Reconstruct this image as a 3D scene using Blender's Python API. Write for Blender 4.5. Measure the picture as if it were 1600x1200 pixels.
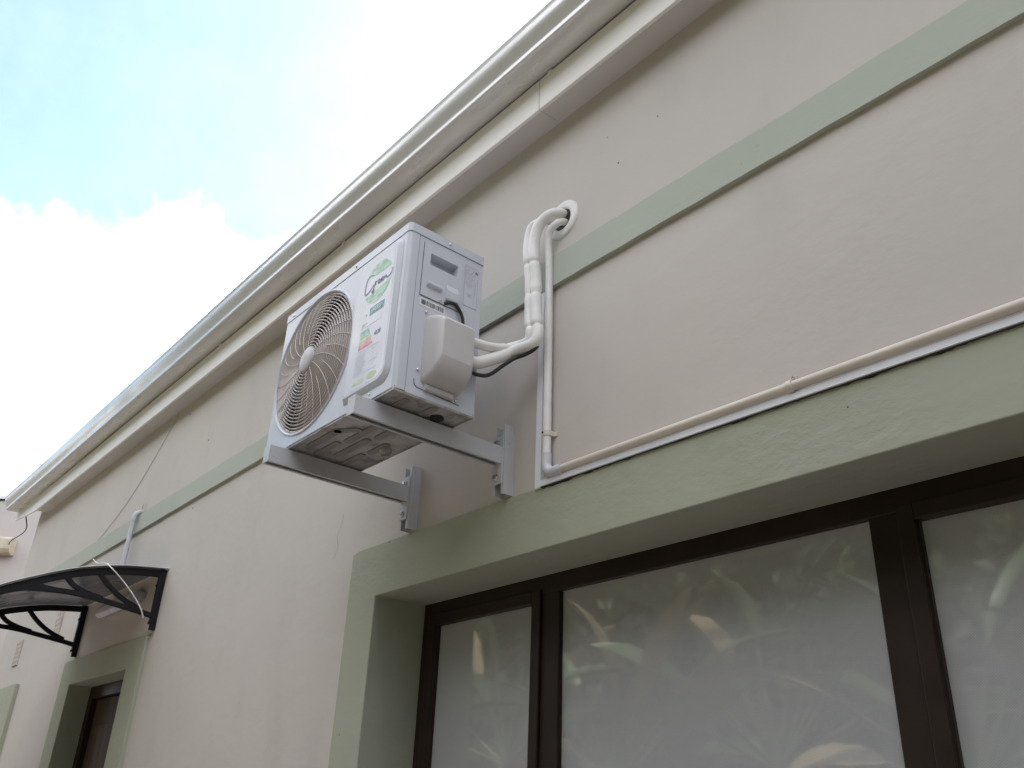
import bpy, bmesh, math, random
from mathutils import Vector, Matrix, Euler
rad = math.radians
random.seed(7)
for o in list(bpy.data.objects):
    bpy.data.objects.remove(o, do_unlink=True)
scn = bpy.context.scene
COL = scn.collection

# ------------------------------------------------------------------ camera
cam_d = bpy.data.cameras.new('camera')
cam = bpy.data.objects.new('camera', cam_d)
COL.objects.link(cam)
right = Vector((0.64838743, 0.76036602, 0.03791108))
up = Vector((0.31829831, -0.3159856, 0.8937781))
back = Vector((0.69157785, -0.56744746, -0.44690431))
M = Matrix((right, up, back)).transposed().to_4x4()
M.translation = Vector((0, -1.65, 1.5))
cam.matrix_world = M
cam_d.sensor_width = 36
cam_d.lens = 31.107
cam_d.clip_start = 0.02
cam_d.clip_end = 2000
scn.camera = cam

# ------------------------------------------------------------------ sun and sky
SUN_DIR = Vector((-0.42, 0.60, 0.80)).normalized()      # towards the sun, behind the house
sun_el = math.asin(SUN_DIR.z)
sun_az = math.atan2(SUN_DIR.x, SUN_DIR.y)
sd = bpy.data.lights.new('sun', 'SUN')
sd.energy = 3.2
sd.angle = rad(0.53)
sd.color = (1.0, 0.95, 0.87)
so = bpy.data.objects.new('sun', sd)
COL.objects.link(so)
so.rotation_euler = (-SUN_DIR).to_track_quat('-Z', 'Y').to_euler()
so.location = SUN_DIR * 30

w = bpy.data.worlds.new('World')
scn.world = w
w.use_nodes = True
nt = w.node_tree
nt.nodes.clear()
def N(tree, t, **kw):
    n = tree.nodes.new(t)
    for k, v in kw.items():
        setattr(n, k, v)
    return n
def maprange(tree, src, a, b, c=0.0, d=1.0, smooth=True):
    n = N(tree, 'ShaderNodeMapRange')
    n.interpolation_type = 'SMOOTHSTEP' if smooth else 'LINEAR'
    n.inputs['From Min'].default_value = a
    n.inputs['From Max'].default_value = b
    n.inputs['To Min'].default_value = c
    n.inputs['To Max'].default_value = d
    tree.links.new(src, n.inputs['Value'])
    return n.outputs['Result']
def math_n(tree, op, a, b=None, clamp=False):
    n = N(tree, 'ShaderNodeMath', operation=op)
    n.use_clamp = clamp
    for i, s in enumerate((a, b)):
        if s is None:
            continue
        if isinstance(s, (int, float)):
            n.inputs[i].default_value = s
        else:
            tree.links.new(s, n.inputs[i])
    return n.outputs[0]
sky = N(nt, 'ShaderNodeTexSky', sky_type='NISHITA')
sky.sun_disc = False
sky.sun_elevation = sun_el
sky.sun_rotation = sun_az
sky.altitude = 1200
sky.air_density = 1.0
sky.dust_density = 1.4
tc = N(nt, 'ShaderNodeTexCoord')
dot = N(nt, 'ShaderNodeVectorMath', operation='DOT_PRODUCT')
nt.links.new(tc.outputs['Generated'], dot.inputs[0])
dot.inputs[1].default_value = Vector((-0.7237, 0.0325, 0.6893)).normalized()
big = N(nt, 'ShaderNodeTexNoise')
big.inputs['Scale'].default_value = 2.2
big.inputs['Detail'].default_value = 3
bmap = N(nt, 'ShaderNodeMapping'); bmap.inputs['Location'].default_value = (4.3, 1.7, 2.9)
nt.links.new(tc.outputs['Generated'], bmap.inputs['Vector']); nt.links.new(bmap.outputs['Vector'], big.inputs['Vector'])
fine = N(nt, 'ShaderNodeTexNoise')
fine.inputs['Scale'].default_value = 11.0
fine.inputs['Detail'].default_value = 8
fine.inputs['Roughness'].default_value = 0.62
nt.links.new(tc.outputs['Generated'], fine.inputs['Vector'])
# blue gaps between the clouds: the one in view plus those the big noise opens elsewhere
gap_a = maprange(nt, dot.outputs['Value'], 0.966, 0.986, 0.0, 1.0, smooth=False)
gap_b = maprange(nt, big.outputs['Fac'], 0.50, 0.62, 0.0, 0.9)
gap = math_n(nt, 'MAXIMUM', gap_a, gap_b)
fz = math_n(nt, 'MULTIPLY_ADD', fine.outputs['Fac'], 1.3)
nt.nodes[-1].inputs[2].default_value = -0.65
gapn = math_n(nt, 'SUBTRACT', gap, fz)
open_ = maprange(nt, gapn, 0.22, 0.60, 0.0, 0.92)
mix = N(nt, 'ShaderNodeMix', data_type='RGBA')
nt.links.new(open_, mix.inputs['Factor'])
cl = N(nt, 'ShaderNodeMix', data_type='RGBA')
cl.inputs['A'].default_value = (7.6, 7.8, 8.6, 1)
cl.inputs['B'].default_value = (10.5, 10.6, 11.0, 1)
nt.links.new(maprange(nt, fine.outputs['Fac'], 0.35, 0.65), cl.inputs['Factor'])
skyg = N(nt, 'ShaderNodeMix', data_type='RGBA', blend_type='MULTIPLY')
skyg.inputs['Factor'].default_value = 1.0
skyg.inputs['B'].default_value = (0.97, 1.10, 1.0, 1)
nt.links.new(sky.outputs['Color'], skyg.inputs['A'])
nt.links.new(cl.outputs['Result'], mix.inputs['A'])
nt.links.new(skyg.outputs['Result'], mix.inputs['B'])
bg = N(nt, 'ShaderNodeBackground')
bg.inputs['Strength'].default_value = 0.15
nt.links.new(mix.outputs['Result'], bg.inputs['Color'])
wo = N(nt, 'ShaderNodeOutputWorld')
nt.links.new(bg.outputs['Background'], wo.inputs['Surface'])

vs = scn.view_settings
vs.view_transform = 'Standard'
vs.look = 'None'
vs.gamma = 1.0
vs.exposure = 1.05
vs.use_curve_mapping = False
scn.render.engine = 'CYCLES'
scn.cycles.max_bounces = 8
scn.cycles.diffuse_bounces = 4
scn.cycles.transparent_max_bounces = 12
scn.cycles.caustics_reflective = False
scn.cycles.caustics_refractive = False

# ------------------------------------------------------------------ materials
def principled(name, color, rough=0.6, metal=0.0, spec=0.5):
    m = bpy.data.materials.new(name)
    m.use_nodes = True
    b = m.node_tree.nodes['Principled BSDF']
    b.inputs['Base Color'].default_value = (*color, 1)
    b.inputs['Roughness'].default_value = rough
    b.inputs['Metallic'].default_value = metal
    b.inputs['Specular IOR Level'].default_value = spec
    return m, m.node_tree, b
def varied(name, color, color2, scale=6.0, rough=0.6, bump=0.0, bscale=120.0, metal=0.0, spec=0.5, detail=6, lo=0.35, hi=0.65, stretch=None, bdist=0.002, dirt=None, dirt_amt=0.5, dscale=14.0, dlo=0.60, dhi=0.72):
    m, t, b = principled(name, color, rough, metal, spec)
    tc = N(t, 'ShaderNodeTexCoord')
    geo = N(t, 'ShaderNodeNewGeometry')
    vec = geo.outputs['Position']
    src = vec
    if stretch:
        mp = N(t, 'ShaderNodeMapping')
        mp.inputs['Scale'].default_value = stretch
        t.links.new(vec, mp.inputs['Vector'])
        src = mp.outputs['Vector']
    n = N(t, 'ShaderNodeTexNoise')
    n.inputs['Scale'].default_value = scale
    n.inputs['Detail'].default_value = detail
    t.links.new(src, n.inputs['Vector'])
    mx = N(t, 'ShaderNodeMix', data_type='RGBA')
    mx.inputs['A'].default_value = (*color, 1)
    mx.inputs['B'].default_value = (*color2, 1)
    t.links.new(maprange(t, n.outputs['Fac'], lo, hi), mx.inputs['Factor'])
    out = mx.outputs['Result']
    if dirt:
        d = N(t, 'ShaderNodeTexNoise')
        d.inputs['Scale'].default_value = dscale
        d.inputs['Detail'].default_value = 8
        d.inputs['Roughness'].default_value = 0.65
        t.links.new(src, d.inputs['Vector'])
        dm = N(t, 'ShaderNodeMix', data_type='RGBA')
        dm.inputs['B'].default_value = (*dirt, 1)
        t.links.new(out, dm.inputs['A'])
        t.links.new(maprange(t, d.outputs['Fac'], dlo, dhi, 0.0, dirt_amt), dm.inputs['Factor'])
        out = dm.outputs['Result']
    t.links.new(out, b.inputs['Base Color'])
    r = maprange(t, n.outputs['Fac'], 0.3, 0.7, max(rough - 0.08, 0.02), min(rough + 0.08, 1))
    t.links.new(r, b.inputs['Roughness'])
    if bump:
        bn = N(t, 'ShaderNodeTexNoise')
        bn.inputs['Scale'].default_value = bscale
        bn.inputs['Detail'].default_value = 5
        t.links.new(vec, bn.inputs['Vector'])
        bp = N(t, 'ShaderNodeBump')
        bp.inputs['Strength'].default_value = bump
        bp.inputs['Distance'].default_value = bdist
        t.links.new(bn.outputs['Fac'], bp.inputs['Height'])
        t.links.new(bp.outputs['Normal'], b.inputs['Normal'])
    return m

def plaster(name, c1, c2, stain, bump1=0.35, bump2=0.5, coarse=28.0, spots=0.0):
    """painted cement plaster: slow colour drift, trowel relief, fine grain, a few pocks and stains"""
    m, t, b = principled(name, c1, 0.82, spec=0.3)
    geo = N(t, 'ShaderNodeNewGeometry')
    vec = geo.outputs['Position']
    n1 = N(t, 'ShaderNodeTexNoise'); n1.inputs['Scale'].default_value = 0.9; n1.inputs['Detail'].default_value = 4
    n2 = N(t, 'ShaderNodeTexNoise'); n2.inputs['Scale'].default_value = 3.7; n2.inputs['Detail'].default_value = 9; n2.inputs['Roughness'].default_value = 0.62
    mp = N(t, 'ShaderNodeMapping'); mp.inputs['Scale'].default_value = (1.0, 1.0, 0.55)
    t.links.new(vec, mp.inputs['Vector'])
    t.links.new(vec, n1.inputs['Vector']); t.links.new(mp.outputs['Vector'], n2.inputs['Vector'])
    mx = N(t, 'ShaderNodeMix', data_type='RGBA')
    mx.inputs['A'].default_value = (*c1, 1); mx.inputs['B'].default_value = (*c2, 1)
    t.links.new(maprange(t, n1.outputs['Fac'], 0.32, 0.68), mx.inputs['Factor'])
    ms = N(t, 'ShaderNodeMix', data_type='RGBA'); ms.inputs['B'].default_value = (*stain, 1)
    t.links.new(mx.outputs['Result'], ms.inputs['A'])
    t.links.new(maprange(t, n2.outputs['Fac'], 0.48, 0.80, 0.0, 0.45), ms.inputs['Factor'])
    # pocks
    vo = N(t, 'ShaderNodeTexVoronoi'); vo.inputs['Scale'].default_value = 7.0
    t.links.new(vec, vo.inputs['Vector'])
    mk = N(t, 'ShaderNodeTexNoise'); mk.inputs['Scale'].default_value = 2.3
    t.links.new(vec, mk.inputs['Vector'])
    pk = math_n(t, 'MULTIPLY', maprange(t, vo.outputs['Distance'], 0.022, 0.034, 1.0, 0.0), maprange(t, mk.outputs['Fac'], 0.52, 0.58))
    mk2 = N(t, 'ShaderNodeMix', data_type='RGBA'); mk2.inputs['B'].default_value = (c1[0]*.35, c1[1]*.33, c1[2]*.3, 1)
    t.links.new(ms.outputs['Result'], mk2.inputs['A'])
    t.links.new(math_n(t, 'MULTIPLY', pk, spots), mk2.inputs['Factor'])
    t.links.new(mk2.outputs['Result'], b.inputs['Base Color'])
    # relief
    r1 = N(t, 'ShaderNodeTexNoise'); r1.inputs['Scale'].default_value = 3.0; r1.inputs['Detail'].default_value = 3
    mp2 = N(t, 'ShaderNodeMapping'); mp2.inputs['Scale'].default_value = (0.55, 1, 1); mp2.inputs['Rotation'].default_value = (0, 0.5, 0)
    t.links.new(vec, mp2.inputs['Vector'])
    r2 = N(t, 'ShaderNodeTexNoise'); r2.inputs['Scale'].default_value = coarse; r2.inputs['Detail'].default_value = 8; r2.inputs['Roughness'].default_value = 0.6
    t.links.new(vec, r1.inputs['Vector']); t.links.new(mp2.outputs['Vector'], r2.inputs['Vector'])
    b1 = N(t, 'ShaderNodeBump'); b1.inputs['Strength'].default_value = bump1; b1.inputs['Distance'].default_value = 0.02
    b2 = N(t, 'ShaderNodeBump'); b2.inputs['Strength'].default_value = bump2; b2.inputs['Distance'].default_value = 0.004
    t.links.new(r1.outputs['Fac'], b1.inputs['Height'])
    pm = N(t, 'ShaderNodeTexNoise'); pm.inputs['Scale'].default_value = 1.6; pm.inputs['Detail'].default_value = 5
    t.links.new(vec, pm.inputs['Vector'])
    t.links.new(math_n(t, 'MULTIPLY', r2.outputs['Fac'], maprange(t, pm.outputs['Fac'], 0.40, 0.66, 0.25, 1.0)), b2.inputs['Height'])
    t.links.new(b1.outputs['Normal'], b2.inputs['Normal'])
    t.links.new(b2.outputs['Normal'], b.inputs['Normal'])
    return m

MT = {}
MT['wall'] = plaster('beige_plaster', (0.59, 0.545, 0.505), (0.56, 0.52, 0.49), (0.48, 0.44, 0.41), 0.34, 0.52, 15.0, 0.7)
MT['green'] = plaster('green_plaster', (0.405, 0.42, 0.33), (0.385, 0.40, 0.315), (0.33, 0.335, 0.255), 0.28, 1.0, 30.0, 0.9)
MT['bandgreen'] = plaster('pale_green_plaster', (0.465, 0.49, 0.425), (0.445, 0.47, 0.41), (0.39, 0.405, 0.345), 0.25, 0.5, 30.0, 0.9)
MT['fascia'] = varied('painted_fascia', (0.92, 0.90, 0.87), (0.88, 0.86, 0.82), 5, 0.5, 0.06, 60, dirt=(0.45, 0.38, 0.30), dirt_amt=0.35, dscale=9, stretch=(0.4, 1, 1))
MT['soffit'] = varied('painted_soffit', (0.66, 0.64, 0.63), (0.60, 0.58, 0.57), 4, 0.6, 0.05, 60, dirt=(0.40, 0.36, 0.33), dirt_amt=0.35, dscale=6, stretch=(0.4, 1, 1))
MT['gutter'] = varied('painted_gutter', (0.74, 0.73, 0.715), (0.68, 0.67, 0.65), 7, 0.28, 0.03, 40, metal=0.25, dirt=(0.32, 0.29, 0.25), dirt_amt=0.35, dscale=8, stretch=(0.25, 1, 1))
MT['roof'] = varied('roof_sheet', (0.55, 0.56, 0.58), (0.48, 0.49, 0.50), 3, 0.4, 0.05, 20, metal=0.3)
MT['case'] = varied('white_enamel', (0.585, 0.605, 0.675), (0.56, 0.58, 0.65), 3, 0.34, 0.02, 200, dirt=(0.55, 0.53, 0.52), dirt_amt=0.22, dscale=10)
MT['plastic'] = varied('cream_plastic', (0.56, 0.535, 0.545), (0.53, 0.505, 0.515), 6, 0.42, 0.04, 300)
MT['grille'] = varied('grille_plastic', (0.56, 0.505, 0.485), (0.50, 0.45, 0.435), 20, 0.45)
MT['spoke'] = varied('spoke_plastic', (0.68, 0.64, 0.625), (0.62, 0.585, 0.57), 15, 0.4)
MT['hub'] = varied('hub_plastic', (0.47, 0.455, 0.46), (0.43, 0.415, 0.42), 15, 0.4)
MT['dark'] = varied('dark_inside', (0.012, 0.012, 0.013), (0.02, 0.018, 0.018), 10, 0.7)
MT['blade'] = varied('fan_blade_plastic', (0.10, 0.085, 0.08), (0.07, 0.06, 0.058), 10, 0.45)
MT['coil'] = varied('aluminium_fins', (0.30, 0.31, 0.33), (0.2, 0.2, 0.21), 60, 0.4, metal=0.7)
MT['base'] = varied('galvanised_base', (0.50, 0.485, 0.475), (0.40, 0.385, 0.38), 12, 0.5, 0.12, 60, metal=0.25, dirt=(0.20, 0.17, 0.16), dirt_amt=0.75, dscale=16, dlo=0.50, dhi=0.64)
MT['emboss'] = varied('dark_base', (0.25, 0.225, 0.22), (0.33, 0.30, 0.295), 20, 0.6, 0.1, 80, metal=0.15)  # darker tone for the embossed channels under the base
MT['bracket'] = varied('bracket_paint', (0.58, 0.585, 0.625), (0.53, 0.535, 0.57), 8, 0.42, 0.04, 150, dirt=(0.30, 0.27, 0.25), dirt_amt=0.5, dscale=22)
MT['steel'] = varied('bolt_steel', (0.72, 0.72, 0.72), (0.6, 0.6, 0.6), 40, 0.22, metal=1.0)
MT['black'] = varied('black_rubber', (0.012, 0.012, 0.014), (0.02, 0.02, 0.022), 30, 0.42)
MT['gapgrey'] = varied('shallow_seam', (0.34, 0.345, 0.37), (0.30, 0.305, 0.33), 20, 0.7)
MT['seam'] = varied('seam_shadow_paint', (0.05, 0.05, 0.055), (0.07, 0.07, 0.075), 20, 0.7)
MT['insul'] = varied('white_pipe_wrap', (0.82, 0.80, 0.79), (0.77, 0.75, 0.74), 14, 0.5, 0.25, 55, dirt=(0.5, 0.45, 0.42), dirt_amt=0.3, dscale=20, bdist=0.004)
MT['pvc'] = varied('cream_pvc', (0.70, 0.635, 0.565), (0.66, 0.60, 0.53), 9, 0.38, 0.02, 100, dirt=(0.5, 0.43, 0.36), dirt_amt=0.3, dscale=18)
MT['pvcw'] = varied('pale_grey_pvc', (0.62, 0.63, 0.68), (0.58, 0.59, 0.63), 9, 0.4)
MT['trunk'] = varied('white_trunking', (0.80, 0.81, 0.86), (0.75, 0.76, 0.81), 6, 0.4, 0.02, 100, dirt=(0.42, 0.4, 0.4), dirt_amt=0.35, dscale=14)
MT['frame'] = varied('bronze_aluminium', (0.020, 0.0115, 0.009), (0.026, 0.015, 0.012), 8, 0.46, 0.03, 200, metal=0.0, spec=0.3)
MT['castblack'] = varied('black_cast_plastic', (0.008, 0.0075, 0.010), (0.012, 0.011, 0.014), 20, 0.6, 0.08, 120, spec=0.25)
MT['wood'] = varied('brown_door', (0.060, 0.032, 0.018), (0.050, 0.027, 0.016), 5, 0.7, 0.05, 80, stretch=(6, 6, 0.6))
MT['lamp'] = varied('grey_lamp_body', (0.55, 0.56, 0.58), (0.5, 0.5, 0.52), 8, 0.4)
MT['brickvent'] = varied('painted_airbrick', (0.54, 0.48, 0.44), (0.47, 0.42, 0.385), 12, 0.85, 0.3, 80)
MT['boxbeige'] = varied('weathered_beige_box', (0.52, 0.46, 0.36), (0.44, 0.38, 0.29), 10, 0.6, dirt=(0.28, 0.17, 0.09), dirt_amt=0.7, dscale=9)
MT['nbwall'] = plaster('grey_beige_plaster', (0.47, 0.435, 0.415), (0.45, 0.415, 0.40), (0.40, 0.365, 0.345), 0.2, 0.3, 20.0, 0.3)
MT['nbroof'] = varied('pale_roof_sheet', (0.72, 0.72, 0.75), (0.65, 0.65, 0.68), 3, 0.4, metal=0.1)
MT['label'] = varied('white_label', (0.60, 0.615, 0.68), (0.58, 0.595, 0.66), 4, 0.25)
def ink(name, c, r=0.35):
    c2 = tuple(x * 0.85 for x in c)
    MT[name] = varied('ink_' + name, c, c2, 60, r)
ink('navy', (0.03, 0.045, 0.16)); ink('leafgreen', (0.36, 0.60, 0.44)); ink('teal', (0.05, 0.30, 0.29)); ink('white_ink', (0.82, 0.84, 0.88))
ink('b_teal', (0.10, 0.42, 0.40)); ink('b_aqua', (0.25, 0.55, 0.50)); ink('b_green', (0.50, 0.66, 0.45)); ink('b_yellow', (0.78, 0.76, 0.40))
ink('b_orange', (0.80, 0.55, 0.38)); ink('b_pink', (0.80, 0.36, 0.42)); ink('b_red', (0.70, 0.16, 0.30)); ink('lime', (0.56, 0.68, 0.36)); ink('grey_ink', (0.42, 0.42, 0.48)); ink('dark_ink', (0.05, 0.05, 0.06))

# translucent canopy sheet
m, t, b = principled('smoked_polycarbonate', (0.17, 0.165, 0.17), 0.22)
tr = N(t, 'ShaderNodeBsdfTranslucent'); tr.inputs['Color'].default_value = (0.33, 0.32, 0.325, 1)
mxs = N(t, 'ShaderNodeMixShader'); mxs.inputs[0].default_value = 0.42
t.links.new(b.outputs[0], mxs.inputs[1]); t.links.new(tr.outputs[0], mxs.inputs[2])
t.links.new(mxs.outputs[0], t.nodes['Material Output'].inputs['Surface'])
geo_ = N(t, 'ShaderNodeNewGeometry'); nz = N(t, 'ShaderNodeTexNoise'); nz.inputs['Scale'].default_value = 5
t.links.new(geo_.outputs['Position'], nz.inputs['Vector'])
t.links.new(maprange(t, nz.outputs['Fac'], 0.3, 0.7, 0.16, 0.32), b.inputs['Roughness'])
MT['sheet'] = m
# window glass: clear body with fresnel reflection
m = bpy.data.materials.new('window_glass'); m.use_nodes = True; t = m.node_tree; t.nodes.clear()
fr = N(t, 'ShaderNodeFresnel'); fr.inputs['IOR'].default_value = 1.55
gl = N(t, 'ShaderNodeBsdfGlossy'); gl.inputs['Roughness'].default_value = 0.032; gl.inputs['Color'].default_value = (0.95, 0.97, 1, 1)
tp = N(t, 'ShaderNodeBsdfTransparent'); tp.inputs['Color'].default_value = (0.965, 0.975, 0.97, 1)
ge = N(t, 'ShaderNodeNewGeometry'); nn = N(t, 'ShaderNodeTexNoise'); nn.inputs['Scale'].default_value = 1.7
# fresnel inverts the index on back faces by itself; straight-through rays need the outside index there
t.links.new(math_n(t, 'SUBTRACT', 1.55, math_n(t, 'MULTIPLY', ge.outputs['Backfacing'], 1.55 - 1/1.55)), fr.inputs['IOR'])
t.links.new(ge.outputs['Position'], nn.inputs['Vector'])
bu = N(t, 'ShaderNodeBump'); bu.inputs['Strength'].default_value = 0.04; bu.inputs['Distance'].default_value = 0.02
t.links.new(nn.outputs['Fac'], bu.inputs['Height']); t.links.new(bu.outputs['Normal'], gl.inputs['Normal'])
ms = N(t, 'ShaderNodeMixShader'); t.links.new(fr.outputs[0], ms.inputs[0]); t.links.new(tp.outputs[0], ms.inputs[1]); t.links.new(gl.outputs[0], ms.inputs[2])
ou = N(t, 'ShaderNodeOutputMaterial'); t.links.new(ms.outputs[0], ou.inputs['Surface'])
MT['glass'] = m
# woven roller blind behind the glass
m, t, b = principled('woven_blind', (0.34, 0.33, 0.335), 0.85)
ge = N(t, 'ShaderNodeNewGeometry')
mp = N(t, 'ShaderNodeMapping'); mp.inputs['Rotation'].default_value = (0, rad(38), 0)
t.links.new(ge.outputs['Position'], mp.inputs['Vector'])
wv = N(t, 'ShaderNodeTexWave', wave_type='BANDS', bands_direction='X'); wv.inputs['Scale'].default_value = 75; wv.inputs['Distortion'].default_value = 0.4
wv2 = N(t, 'ShaderNodeTexWave', wave_type='BANDS', bands_direction='Z'); wv2.inputs['Scale'].default_value = 75; wv2.inputs['Distortion'].default_value = 0.4
t.links.new(mp.outputs['Vector'], wv.inputs['Vector']); t.links.new(mp.outputs['Vector'], wv2.inputs['Vector'])
wm = math_n(t, 'MULTIPLY', wv.outputs['Fac'], wv2.outputs['Fac'])
nn = N(t, 'ShaderNodeTexNoise'); nn.inputs['Scale'].default_value = 2.0; nn.inputs['Detail'].default_value = 4
t.links.new(ge.outputs['Position'], nn.inputs['Vector'])
fac = math_n(t, 'ADD', math_n(t, 'MULTIPLY', wm, 0.75), math_n(t, 'MULTIPLY', nn.outputs['Fac'], 0.3))
mx = N(t, 'ShaderNodeMix', data_type='RGBA'); mx.inputs['A'].default_value = (0.52, 0.50, 0.54, 1); mx.inputs['B'].default_value = (0.68, 0.655, 0.70, 1)
t.links.new(fac, mx.inputs['Factor']); t.links.new(mx.outputs['Result'], b.inputs['Base Color'])
MT['blind'] = m
MT['ground'] = varied('sandy_ground', (0.36, 0.30, 0.23), (0.26, 0.22, 0.17), 1.5, 0.9, 0.4, 30)
MT['paving'] = varied('brick_paving', (0.27, 0.235, 0.225), (0.22, 0.195, 0.19), 3, 0.85, 0.3, 60)
MT['grass'] = varied('dry_lawn', (0.31, 0.27, 0.20), (0.26, 0.22, 0.15), 4, 0.9, 0.5, 80)
MT['leaf'] = varied('strelitzia_leaf', (0.07, 0.12, 0.035), (0.11, 0.15, 0.05), 6, 0.38)
MT['leafdry'] = varied('dry_leaf', (0.46, 0.36, 0.20), (0.36, 0.27, 0.14), 8, 0.6)
MT['stem'] = varied('plant_stem', (0.15, 0.12, 0.07), (0.10, 0.09, 0.05), 8, 0.8, 0.3, 40)

# ------------------------------------------------------------------ mesh helpers
class MB:
    def __init__(self):
        self.v = []; self.f = []; self.s = []
    def add(self, vs, fs, smooth=False):
        o = len(self.v)
        self.v += [tuple(p) for p in vs]
        self.f += [tuple(i + o for i in f) for f in fs]
        self.s += [smooth] * len(fs)
        return self
    def box(self, x0, x1, y0, y1, z0, z1):
        vs = [(x0,y0,z0),(x1,y0,z0),(x1,y1,z0),(x0,y1,z0),(x0,y0,z1),(x1,y0,z1),(x1,y1,z1),(x0,y1,z1)]
        return self.add(vs, [(0,3,2,1),(4,5,6,7),(0,1,5,4),(1,2,6,5),(2,3,7,6),(3,0,4,7)])
    def prism(self, pts, axis, a, b, smooth=False):
        """closed polygon pts (2D) swept along axis from a to b"""
        def p3(p, t):
            return {'x': (t, p[0], p[1]), 'y': (p[0], t, p[1]), 'z': (p[0], p[1], t)}[axis]
        n = len(pts)
        vs = [p3(p, a) for p in pts] + [p3(p, b) for p in pts]
        fs = [(i, (i+1) % n, n + (i+1) % n, n + i) for i in range(n)]
        self.add(vs, fs, smooth)
        self.add([p3(p, a) for p in pts], [tuple(range(n-1, -1, -1))])
        self.add([p3(p, b) for p in pts], [tuple(range(n))])
        return self
    def tube(self, pts, r, seg=12, caps=True, smooth=True):
        pts = [Vector(p) for p in pts]
        rs = r if isinstance(r, (list, tuple)) else [r] * len(pts)
        rings = []; prev = None
        for i, p in enumerate(pts):
            a = pts[max(i-1, 0)]; c = pts[min(i+1, len(pts)-1)]
            t = (c - a).normalized()
            if prev is None:
                h = Vector((0, 0, 1)) if abs(t.z) < 0.9 else Vector((1, 0, 0))
                n = t.cross(h).normalized()
            else:
                n = (prev - t * prev.dot(t)).normalized()
            prev = n
            bn = t.cross(n)
            rings.append([p + (n * math.cos(2*math.pi*k/seg) + bn * math.sin(2*math.pi*k/seg)) * rs[i] for k in range(seg)])
        vs = [q for rg in rings for q in rg]
        fs = []
        for i in range(len(rings)-1):
            for k in range(seg):
                k2 = (k+1) % seg
                fs.append((i*seg+k, i*seg+k2, (i+1)*seg+k2, (i+1)*seg+k))
        self.add(vs, fs, smooth)
        if caps:
            self.add(rings[0], [tuple(range(seg-1, -1, -1))]); self.add(rings[-1], [tuple(range(seg))])
        return self
    def cyl(self, c, axis, r, h, seg=20, r2=None):
        c = Vector(c); d = {'x': Vector((1,0,0)), 'y': Vector((0,1,0)), 'z': Vector((0,0,1))}[axis]
        r2 = r if r2 is None else r2
        return self.tube([c, c + d*h], [r, r2], seg)
    def build(self, name, mat, parent=None, shift=None, bevel=0.0, bseg=2, label=None, cat=None, group=None, kind=None):
        """parent given: vertices stay in the parent's root frame (shift = minus root location)"""
        me = bpy.data.meshes.new(name)
        if parent is None and shift is None:
            xs = [p[0] for p in self.v]; ys = [p[1] for p in self.v]; zs = [p[2] for p in self.v]
            org = Vector(((min(xs)+max(xs))/2, (min(ys)+max(ys))/2, min(zs)))
            shift = -org
        else:
            org = Vector((0, 0, 0))
            if shift is None:
                root = parent
                while root.parent:
                    root = root.parent
                shift = -root.location
        me.from_pydata([tuple(Vector(p) + Vector(shift)) for p in self.v], [], self.f)
        bm = bmesh.new(); bm.from_mesh(me)
        bmesh.ops.recalc_face_normals(bm, faces=bm.faces) if kind != 'keep' else None
        bm.to_mesh(me); bm.free()
        for p, s in zip(me.polygons, self.s):
            p.use_smooth = s
        me.materials.append(MT[mat] if isinstance(mat, str) else mat)
        o = bpy.data.objects.new(name, me)
        COL.objects.link(o)
        o.location = org
        if parent:
            o.parent = parent
        if bevel:
            bv = o.modifiers.new('bevel', 'BEVEL'); bv.width = bevel; bv.segments = bseg; bv.limit_method = 'ANGLE'; bv.angle_limit = rad(35)
        tag(o, label, cat, group, kind)
        return o
def tag(o, label=None, cat=None, group=None, kind=None):
    if label: o['label'] = label
    if cat: o['category'] = cat
    if group: o['group'] = group
    if kind and kind != 'keep': o['kind'] = kind
    return o
def empty(name, loc, label, cat, group=None):
    o = bpy.data.objects.new(name, None)
    COL.objects.link(o); o.location = loc; o.empty_display_size = 0.1
    return tag(o, label, cat, group)
def catmull(pts, n=8):
    pts = [Vector(p) for p in pts]
    P = [pts[0]*2 - pts[1]] + pts + [pts[-1]*2 - pts[-2]]
    out = []
    for i in range(1, len(P)-2):
        for k in range(n):
            t = k / n
            a, b, c, d = P[i-1], P[i], P[i+1], P[i+2]
            out.append(0.5 * ((2*b) + (c-a)*t + (2*a-5*b+4*c-d)*t*t + (-a+3*b-3*c+d)*t*t*t))
    out.append(pts[-1])
    return out
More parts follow.
